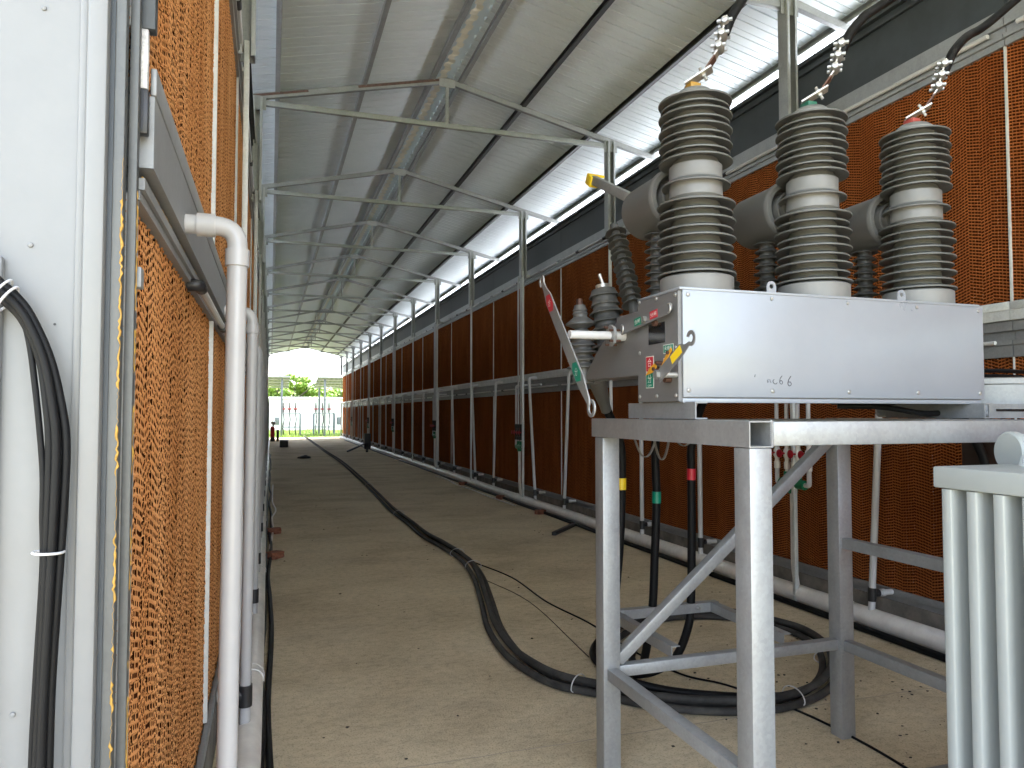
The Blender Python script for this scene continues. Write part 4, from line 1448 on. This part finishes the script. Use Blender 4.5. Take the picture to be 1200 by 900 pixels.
cable("string", "faint thin grey line lying straight beside the black wire", [(1.96, 6.9, 0.004), (2.1, 5.92, 0.004), (2.0, 4.47, 0.004)], 0.003, M['rubber_dusty'], seg=6)
# cables and one black strand lying beside the main pipes
rg = random.Random(21)
def along(name, label, x, ya, yb, amp, r, material, z, group):
    pts = []
    y = ya
    while y < yb:
        pts.append((x + rg.uniform(-amp, amp), y, z))
        y += rg.uniform(0.7, 1.5)
    return cable(name, label, pts, r, material, group, seg=10, n=5)
along("side_cable", "black cable lying against the left floor pipe, outer one", 0.015, 1.9, 30, 0.018, 0.018, M['rubber'], 0.02, "cables beside the floor pipes")
along("side_cable", "black cable lying against the left floor pipe, tucked under it", -0.03, 1.9, 30, 0.01, 0.018, M['rubber'], 0.055, "cables beside the floor pipes")
along("side_cable", "black strand lying along the corridor side of the right floor pipe", 4.125, 1.5, 44, 0.012, 0.026, M['rubber'], 0.027, "cables beside the floor pipes")  # round black strand on the floor in front of the right pipe
along("side_cable", "pale thin cable beside the right floor pipe in mid corridor", 3.98, 12, 19, 0.05, 0.012, M['pvc_dusty'], 0.014, "cables beside the floor pipes")
cable("pale_hose", "pale grey wavy hose lying outside the left pipe", [(0.01, 9.0, 0.02), (0.05, 10.5, 0.02), (0.04, 11.5, 0.05), (0.10, 12.6, 0.02), (0.05, 14, 0.02), (0.07, 17, 0.02)], 0.014, M['pvc_dusty'], cat="hose")

# bundle hanging on the white end panel
bund = [(-0.50, 1.90), (-0.455, 1.845), (-0.434, 1.813), (-0.408, 1.79), (-0.383, 1.758), (-0.356, 1.693), (-0.341, 1.62), (-0.333, 1.548), (-0.334, 1.432), (-0.338, 1.289), (-0.342, 1.147), (-0.344, 1.0), (-0.346, 0.7), (-0.33, 0.3), (-0.32, 0.02)]
BL = ["black cable on the white end panel, right one of the bundle", "black cable on the white end panel, middle one of the bundle", "black cable on the white end panel, left one of the bundle"]
for k, (dx, dy, fan) in enumerate(((0.008, 1.397, 0.002), (-0.002, 1.388, 0.0), (-0.012, 1.398, -0.002))):
    pts = []
    for i, (x, z) in enumerate(bund):
        tilt = min(max((1.9 - z) / 0.3, 0), 1)
        pts.append((x + dx * (0.35 + 0.65 * tilt) + fan * math.sin(i * 1.1), dy, z + dx * (1 - tilt) * 1.1))
    cable("hanging_cable", BL[k], pts, 0.0070, M['rubber'], "cables hanging on the white end panel", seg=14, n=8)
cable("hanging_cable", "thinner black cable sagging inside the bundle on the white end panel", [(-0.455, 1.83, ), (-0.42, 1.79), (-0.393, 1.757), (-0.381, 1.715), (-0.372, 1.65), (-0.364, 1.58), (-0.357, 1.50), (-0.353, 1.43), (-0.349, 1.34), (-0.349, 1.15), (-0.352, 1.0), (-0.352, 0.5), (-0.33, 0.02)] if False else [(x, 1.402, z) for x, z in [(-0.455, 1.83), (-0.42, 1.79), (-0.393, 1.757), (-0.381, 1.715), (-0.372, 1.65), (-0.364, 1.58), (-0.357, 1.50), (-0.356, 1.43), (-0.354, 1.34), (-0.360, 1.15), (-0.363, 1.0), (-0.364, 0.5), (-0.34, 0.02)]], 0.005, M['rubber'], "cables hanging on the white end panel", seg=12, n=8)
for i, (x, z, ang, wd) in enumerate(((-0.419, 1.797, 35, 0.024), (-0.410, 1.786, 35, 0.024), (-0.343, 1.372, 92, 0.0225))):
    m = MB()
    dn = Vector((math.sin(R(ang)), 0, math.cos(R(ang))))
    pts = [Vector((x, 1.389, z)) + dn * (wd * math.cos(a)) + Vector((0, -0.020 * math.sin(a), 0)) for a in np.linspace(0, 2 * math.pi, 25)]
    m.tube(pts, 0.0022, 6)
    tag(m.build("zip_tie", M['pvc']), ["upper white zip tie at the bend of the hanging cables", "second white zip tie just below the upper one at the bend", "white zip tie round the hanging cables lower down the panel"][i], "cable tie", "zip ties on the hanging cables")

# cables and odd objects behind the right end of the breaker
cable("rear_cable", "black cable passing out of frame behind the breaker's right end, upper one", [(2.6, 3.2, 1.72), (2.9, 3.2, 1.79), (3.3, 3.15, 1.82), (3.9, 3.1, 1.84), (4.4, 3.2, 1.84)], 0.012, M['rubber'], "cables behind the breaker end")
cable("rear_cable", "black cable passing out of frame behind the breaker's right end, lower one", [(2.6, 3.25, 1.70), (2.9, 3.22, 1.765), (3.3, 3.18, 1.80), (3.9, 3.12, 1.81), (4.4, 3.2, 1.81)], 0.012, M['rubber'], "cables behind the breaker end")
cable("rear_cable", "black cable curving down behind the front rail above the transformer", [(2.5, 2.8, 1.66), (2.9, 2.72, 1.65), (3.20, 2.7, 1.56), (3.27, 2.7, 1.46), (3.33, 2.7, 1.32), (3.38, 2.72, 1.0), (3.42, 2.75, 0.5), (3.42, 2.8, 0.02)], 0.022, M['rubber'], "cables behind the breaker end")
cable("rear_cable", "black cable lying under the breaker between the base channels", [(2.35, 2.6, 1.63), (2.5, 2.5, 1.625), (2.65, 2.45, 1.60), (2.82, 2.50, 1.60)], 0.012, M['rubber'], "cables behind the breaker end")
t = thing("galvanised_drum", "squat galvanised round vessel behind the breaker's right end", "vessel", (3.52, 2.9, 1.575))
m = MB()
m.lathe([(0.0, 0.0), (0.46, 0.0), (0.47, 0.01), (0.47, 0.155), (0.478, 0.16), (0.478, 0.185), (0.46, 0.19), (0.0, 0.195)], (3.52, 2.9, 1.577), (0, 0, 1), 64)
m.build("shell", M['galv_dull'], t)
m = MB()
for k in range(24):
    a = 2 * math.pi * k / 24
    m.cyl((3.52 + 0.465 * math.cos(a), 2.9 + 0.465 * math.sin(a), 1.60), (3.52 + 0.478 * math.cos(a), 2.9 + 0.478 * math.sin(a), 1.60), 0.007, 8)
m.build("rivet", M['bolt'], t)
t = thing("brown_cabinet", "dark brown metal cabinet in the gap above the transformer radiator", "cabinet", (4.2, 3.2, 0.75))
m = MB()
m.box((4.02, 3.02, 0.75), (4.40, 3.42, 1.49), 0.008)
m.build("body", M['brown_steel'], t)
m = MB()
m.box((4.012, 3.05, 0.79), (4.019, 3.39, 1.45), 0.004)
m.build("door", M['brown_steel'], t)

# ------------------------------------------------------------------ transformer with radiator fins
TF = thing("transformer", "pale grey-green oil transformer with vertical radiator fins at the right edge", "transformer", (2.3, 1.4, 0))
m = MB()
m.box((2.36, 0.75, 0.12), (3.1, 1.70, 1.30), 0.01)
m.build("tank", M['trafo'], TF)
m = MB()
m.box((2.32, 0.72, 1.302), (3.14, 1.72, 1.325), 0.004)
m.build("lid", M['trafo'], TF)
XF = 1.925
ytop = 1.735
# corrugated fin wall: folded sheet, rounded noses towards the corridor
for k in range(12):
    yc = 1.693 - 0.083 * k
    m = MB()
    nose = [(XF + 0.40, -0.012), (XF + 0.03, -0.017), (XF + 0.003, -0.017), (XF, -0.013), (XF, 0.013), (XF + 0.003, 0.017), (XF + 0.03, 0.017), (XF + 0.40, 0.012)]
    vs, fs = [], []
    n = len(nose)
    for z in (0.16, 1.372):
        vs += [(x, yc + dy, z) for x, dy in nose]
    for i in range(n):
        j = (i + 1) % n
        fs.append((i, j, n + j, n + i))
    fs += [tuple(range(n)), tuple(range(n, 2 * n))]
    m.add(vs, fs)
    m.build("radiator_fin", M['trafo'], TF, smooth=60)
m = MB()
m.box((XF - 0.004, 0.70, 1.374), (XF + 0.42, ytop, 1.438), 0.006)
m.build("top_header", M['trafo'], TF)
m = MB()
m.box((XF - 0.004, 0.70, 0.10), (XF + 0.42, ytop, 0.158), 0.006)
m.build("bottom_header", M['trafo'], TF)
m = MB()
m.lathe([(0.0, 0.0), (0.060, 0.0), (0.066, 0.006), (0.066, 0.026), (0.058, 0.034), (0.058, 0.5), (0.0, 0.5)], (2.24, 1.74, 1.475), (1, -0.25, 0), 40)
m.build("conservator", M['trafo'], TF)
m = MB()
m.prism([(-0.02, 0), (0.02, 0), (0.008, 0.03), (-0.008, 0.03)], (2.20, 1.66, 1.438), (1, 0, 0), (0, 0, 1), 0.01)
m.prism([(-0.02, 0), (0.02, 0), (0.008, 0.03), (-0.008, 0.03)], (2.36, 1.66, 1.438), (1, 0, 0), (0, 0, 1), 0.01)
m.build("saddle", M['trafo'], TF, smooth=0)
m = MB()
for y in (0.85, 1.55):
    m.box((2.0, y, 0.0), (3.2, y + 0.08, 0.098), 0.004)
m.build("skid", M['trafo'], TF)
m = MB()
m.box((2.35, 2.40, 0.0), (3.5, 2.406, 0.1))
m.box((2.35, 2.4065, 0.094), (3.5, 2.46, 0.1))
m.box((2.35, 2.4065, 0.0), (3.5, 2.46, 0.006))
tag(m.build("floor_channel", M['galv_dull'], None, smooth=0), "galvanised steel channel on the floor at the foot of the radiator", "steel channel")

# ------------------------------------------------------------------ small things on the floor
def brick(x, y, a, label, s=1.0):
    bm = bmesh.new()
    bmesh.ops.create_cube(bm, size=1)
    rg = random.Random(int(x * 1000 + y * 77))
    bmesh.ops.subdivide_edges(bm, edges=bm.edges[:], cuts=2, use_grid_fill=True)
    for v in bm.verts:
        v.co += Vector((rg.uniform(-.05, .05), rg.uniform(-.05, .05), rg.uniform(-.05, .05)))
    bmesh.ops.bevel(bm, geom=bm.edges[:], offset=0.01, segments=1, affect='EDGES')
    ca_, sa_ = math.cos(a), math.sin(a)
    for v in bm.verts:
        X, Y, Z = v.co.x * 0.15 * s, v.co.y * 0.11 * s, v.co.z * 0.066 * s
        v.co = Vector((x + X * ca_ - Y * sa_, y + X * sa_ + Y * ca_, Z + 0.036 * s))
    m = MB().bm(bm)
    tag(m.build("brick", M['brick'], None, smooth=0), label, "brick", "bricks wedged along the floor pipes")
brick(4.07, 10.95, 0.3, "broken brick beside the right floor pipe, the one nearest the stand")
brick(4.08, 13.1, 0.8, "broken brick beside the right floor pipe by the valve set")
brick(4.08, 15.9, 0.2, "broken brick beside the right floor pipe, farthest of the right ones")
brick(0.06, 10.3, 0.2, "red brick beside the left floor pipe, farther of the two", 1.1)
brick(0.06, 8.55, 0.7, "red brick beside the left floor pipe, nearer of the two", 1.1)
m = MB()
m.beam((3.52, 8.97, 0.03), (4.08, 9.62, 0.03), 0.055, 0.045, bev=0.004)
tag(m.build("steel_bar", M['dark_steel']), "black square bar lying askew against the right floor pipe", "bar")
t = thing("pipe_prop", "black three-legged prop by the right floor pipe in the distance", "prop", (3.85, 31.0, 0))
m = MB()
m.box((3.72, 30.9, 0.1), (3.98, 31.1, 0.75), 0.02)
m.build("post", M['dark_steel'], t)
m = MB()
m.beam((3.8, 31, 0.35), (3.0, 30.7, 0.03), 0.1, 0.06)
m.build("leg", M['dark_steel'], t)
m = MB()
m.beam((3.85, 31, 0.35), (3.75, 30.3, 0.03), 0.1, 0.06)
m.build("leg", M['dark_steel'], t)
t = thing("black_crate", "small black lidded box on the floor near the far left", "box", (0.6, 36, 0))
m = MB()
m.box((0.42, 35.8, 0.0), (0.80, 36.2, 0.30), 0.03)
m.build("body", M['black'], t)
m = MB()
m.box((0.40, 35.78, 0.301), (0.82, 36.22, 0.34), 0.015)
m.build("lid", M['galv_dull'], t)
bm = bmesh.new()
bmesh.ops.create_icosphere(bm, subdivisions=3, radius=1)
rg = random.Random(4)
for v in bm.verts:
    f = 1 + 0.25 * math.sin(v.co.x * 5 + 1) * math.cos(v.co.y * 4)
    v.co = Vector((1.17 + v.co.x * 0.22 * f, 27 + v.co.y * 0.16 * f, max(0.0, 0.03 + v.co.z * 0.075 * f)))
tag(MB().bm(bm).build("rag", M['dark_steel'], None, smooth=60), "dark crumpled rag on the floor left of the cables", "rag")
t = thing("fire_extinguisher", "red extinguisher with white top standing at the far end of the left row", "extinguisher", (0.10, 43.5, 0))
m = MB()
m.lathe([(0, 0.25), (0.10, 0.25), (0.12, 0.28), (0.12, 0.75), (0.08, 0.84), (0, 0.86)], (0.12, 43.5, 0), (0, 0, 1), 20)
m.build("cylinder", M['red'], t)
m = MB()
m.box((0.0, 43.38, 0.0), (0.25, 43.62, 0.249), 0.02)
m.box((0.33, 43.4, 0.0), (0.47, 43.6, 0.66), 0.02)
m.build("trolley", M['dark_steel'], t)
m = MB()
m.lathe([(0, 0.861), (0.05, 0.861), (0.06, 0.95), (0.14, 1.0), (0.12, 1.12), (0, 1.15)], (0.16, 43.5, 0), (0, 0, 1), 16)
m.build("top_cap", M['pvc'], t)
# litter
m = MB()
rg = random.Random(9)
def bit(x, y, s):
    k = rg.randint(4, 6)
    a0 = rg.uniform(0, 6)
    pts = [(s * rg.uniform(0.5, 1.2) * math.cos(a0 + 2 * math.pi * i / k), s * rg.uniform(0.4, 1.0) * math.sin(a0 + 2 * math.pi * i / k)) for i in range(k)]
    m.prism(pts, (x, y, 0.0012), (1, 0, 0), (0, 1, 0), s * rg.uniform(0.2, 0.5))
for _ in range(170):
    bit(rg.gauss(3.3, 0.45), rg.gauss(3.4, 0.55), rg.uniform(0.003, 0.011))
for _ in range(60):
    bit(rg.uniform(3.3, 3.95), rg.uniform(2.6, 6.5), rg.uniform(0.003, 0.010))
for _ in range(130):
    bit(rg.uniform(0.1, 3.9), rg.uniform(2.8, 16), rg.uniform(0.003, 0.012))
tag(m.build("floor_litter", M['debris'], None, smooth=0), kind='stuff')

# ------------------------------------------------------------------ beyond the open end
t = thing("boundary_wall", "long white boundary wall with a coping beyond the grass", "wall", (3, 70, 0))
m = MB()
m.box((-60, 70, -0.3), (70, 70.25, 2.86))
m.build("panel", M['wall_white'], t, smooth=0)
m = MB()
m.box((-60, 69.85, 2.862), (70, 70.4, 3.06), 0.02)
m.build("coping", M['wall_white'], t)

def canopy(x0, x1, y0, y1, z0, z1, posts, label):
    t = thing("canopy", label, "canopy", ((x0 + x1) / 2, y0, 0), "canopies over the switch stands")
    vs, fs = [], []
    n = int((x1 - x0) / 0.1)
    for i in range(n + 1):
        x = x0 + (x1 - x0) * i / n
        h = 0.03 if i % 3 == 0 else 0.0
        vs += [(x, y0, z0 + h), (x, y1, z1 + h), (x, y0, z0 + h + 0.012), (x, y1, z1 + h + 0.012)]
    for i in range(n):
        a, b_ = i * 4, i * 4 + 4
        fs += [(a, b_, b_ + 1, a + 1), (a + 2, a + 3, b_ + 3, b_ + 2), (a, a + 2, b_ + 2, b_), (a + 1, b_ + 1, b_ + 3, a + 3)]
    MB().add(vs, fs).build("roof_sheet", M['canopy'], t, smooth=0)
    m = MB()
    for k in range(5):
        f = k / 4
        m.beam((x0, y0 + (y1 - y0) * f, z0 + (z1 - z0) * f - 0.05), (x1, y0 + (y1 - y0) * f, z0 + (z1 - z0) * f - 0.05), 0.06, 0.08)
    m.build("purlin", M['purlin'], t, smooth=0)
    for (x, y) in posts:
        f = (y - y0) / (y1 - y0)
        m = MB()
        m.box((x - 0.07, y - 0.07, -0.02), (x + 0.07, y + 0.07, z0 + (z1 - z0) * f - 0.1), 0.01)
        m.build("post", M['far_steel'], t)
    return t
canopy(-4.6, 1.25, 52.2, 57.2, 4.12, 3.55, [(0.72, 52.6), (-4.2, 52.6), (-4.2, 56.8)], "ribbed grey canopy on posts beyond the far end, left one")
canopy(3.1, 9.2, 52.2, 57.2, 4.12, 3.55, [(3.58, 52.6), (3.45, 56.6), (8.8, 52.6), (8.8, 56.8)], "ribbed grey canopy on posts beyond the far end, right one")

def switch_stand(x0, x1, y, box_x, label):
    t = thing("switch_stand", label, "switchgear", ((x0 + x1) / 2, y, 0), "switch stands under the far canopies")
    for x in (x0, x1):
        for yy in (y, y + 0.9):
            m = MB()
            m.box((x - 0.045, yy - 0.045, -0.02), (x + 0.045, yy + 0.045, 1.55), 0.005)
            m.build("leg", M['far_steel'], t)
    m = MB()
    for yy in (y, y + 0.9):
        m.box((x0, yy - 0.04, 1.552), (x1, yy + 0.04, 1.63))
        m.box((x0 + 0.05, yy - 0.025, 0.55), (x1 - 0.05, yy + 0.025, 0.61))
    m.build("frame", M['far_steel'], t, smooth=0)
    w = (x1 - x0)
    for k in range(3):
        x = x0 + w * (0.1 + 0.32 * k)
        m = MB()
        m.lathe([(0.04, 1.632)] + shed_profile([1.70 + 0.06 * q for q in range(8)], [0.10] * 8, 0.05, 1.632, 2.3, th=0.01, droop=0.02)[1:] + [(0.03, 2.36), (0, 2.38)], (x, y + 0.4, 0), (0, 0, 1), 14)
        pi_ = m.build("pole_insulator", M['silicone_dark'], t)
        m = MB()
        m.box((x - 0.16, y + 0.2, 1.84), (x + 0.16, y + 0.3, 1.95), 0.02)
        m.build("red_cap", M['far_red'], pi_)
        m = MB()
        m.tube(catmull([(x, y + 0.1, 1.55), (x + 0.05, y + 0.1, 1.1), (x - 0.02, y + 0.15, 0.6), (x + 0.04, y + 0.2, 0.0)], 5), 0.035, 8)
        m.build("cable", M['rubber'], t)
    m = MB()
    m.box((box_x - 0.16, y - 0.2, 0.75), (box_x + 0.16, y + 0.1, 1.3), 0.02)
    m.build("control_box", M['far_steel'], t)
    return t
switch_stand(0.75, 2.05, 55, 0.45, "grey switch stand with red-capped insulators beyond the far end, left one")
switch_stand(3.0, 4.45, 55, 4.75, "grey switch stand with red-capped insulators beyond the far end, right one")
t = thing("radio_mast", "thin distant radio mast above the trees", "mast", (9.0, 160, 0))
m = MB()
m.cyl((9.0, 160, 0), (9.0, 160, 12.0), 0.06, 8)
m.build("pole", M['purlin'], t)
m = MB()
for q in (9.4, 10.2, 11.0):
    m.cyl((8.4, 160, q), (9.6, 160, q + 0.3), 0.03, 6)
m.build("antenna", M['purlin'], t)

def tree(x, y, h, w, label, seed):
    rg = np.random.default_rng(seed)
    t = thing("tree", label, "tree", (x, y, 0), "trees behind the boundary wall")
    m = MB()
    m.tube(catmull([(x, y, 0), (x + 0.1, y, h * 0.3), (x - 0.1, y, h * 0.55)], 5), 0.2, 10, True, list(np.linspace(0.24, 0.14, 11)))
    for k in range(6):
        a = 2 * math.pi * k / 6 + rg.uniform(0, 0.6)
        e = (x + w * 0.33 * math.cos(a), y + w * 0.3 * math.sin(a), h * rg.uniform(0.7, 0.88))
        mid = (x + w * 0.13 * math.cos(a), y + w * 0.12 * math.sin(a), h * 0.62)
        m.tube(catmull([(x, y, h * 0.42), mid, e], 4), 0.09, 7, True, list(np.linspace(0.11, 0.03, 9)))
    m.build("trunk", M['bark'], t)
    V, Fc = [], []
    lumps = []
    for k in range(34):
        a = rg.uniform(0, 2 * math.pi)
        rr = math.sqrt(rg.uniform(0, 1)) * w * 0.5
        zz = h * (0.97 - 0.42 * (rr / (w * 0.5)) ** 2) - rg.uniform(0, 0.16) * h
        lumps.append((x + rr * math.cos(a), y + rr * math.sin(a) * 0.8, zz, rg.uniform(0.45, 0.9)))
    n = 0
    for (cx, cy, cz, cr) in lumps:
        for _ in range(330):
            d = rg.normal(size=3)
            d /= np.linalg.norm(d)
            p = np.array([cx, cy, cz]) + d * cr * rg.uniform(0.55, 1.05) * np.array([1.2, 1.2, 0.6])
            u = rg.normal(size=3)
            u /= np.linalg.norm(u)
            v = np.cross(u, d + rg.normal(size=3) * 0.5)
            v /= np.linalg.norm(v) + 1e-6
            s = rg.uniform(0.11, 0.22)
            V += [tuple(p - u * s), tuple(p + v * s * 0.6), tuple(p + u * s), tuple(p - v * s * 0.6)]
            Fc.append((n, n + 1, n + 2, n + 3))
            n += 4
    MB().add(V, Fc).build("crown", M['leaf'], t, smooth=0, recalc=False)
for i, (x, y, h, w, lab) in enumerate(((-2.0, 84, 4.7, 8, "bright green low tree at the left, behind the left canopy post"), (2.2, 82, 5.7, 8.6, "broad bright green tree with dark gaps, between the two canopies"), (5.2, 86, 4.6, 7, "small bright green tree between the broad one and the right canopy"),
                                        (8.3, 83, 4.7, 7.5, "bright green tree below the right canopy roof"), (-8, 85, 5.0, 8, "green tree left of the far opening"), (14, 85, 5.2, 8, "green tree hidden behind the right wall"))):
    tree(x, y, h, w, lab, 100 + i)
# grass between slab and wall
rg = np.random.default_rng(8)
V, Fc = [], []
n = 0
for _ in range(15000):
    x, y = rg.uniform(-3, 9), rg.uniform(50.05, 69.9)
    h = rg.uniform(0.06, 0.26) * (0.6 + 0.6 * math.sin(x * 1.3) * math.sin(y * 0.9))
    h = max(h, 0.04)
    a = rg.uniform(0, math.pi)
    dx, dy = math.cos(a) * 0.02, math.sin(a) * 0.02
    lx_, ly_ = rg.uniform(-0.08, 0.08, 2)
    V += [(x - dx, y - dy, -0.02), (x + dx, y + dy, -0.02), (x + lx_, y + ly_, h)]
    Fc.append((n, n + 1, n + 2))
    n += 3
tag(MB().add(V, Fc).build("grass", M['grass_blade'], None, smooth=0, recalc=False), kind='stuff')
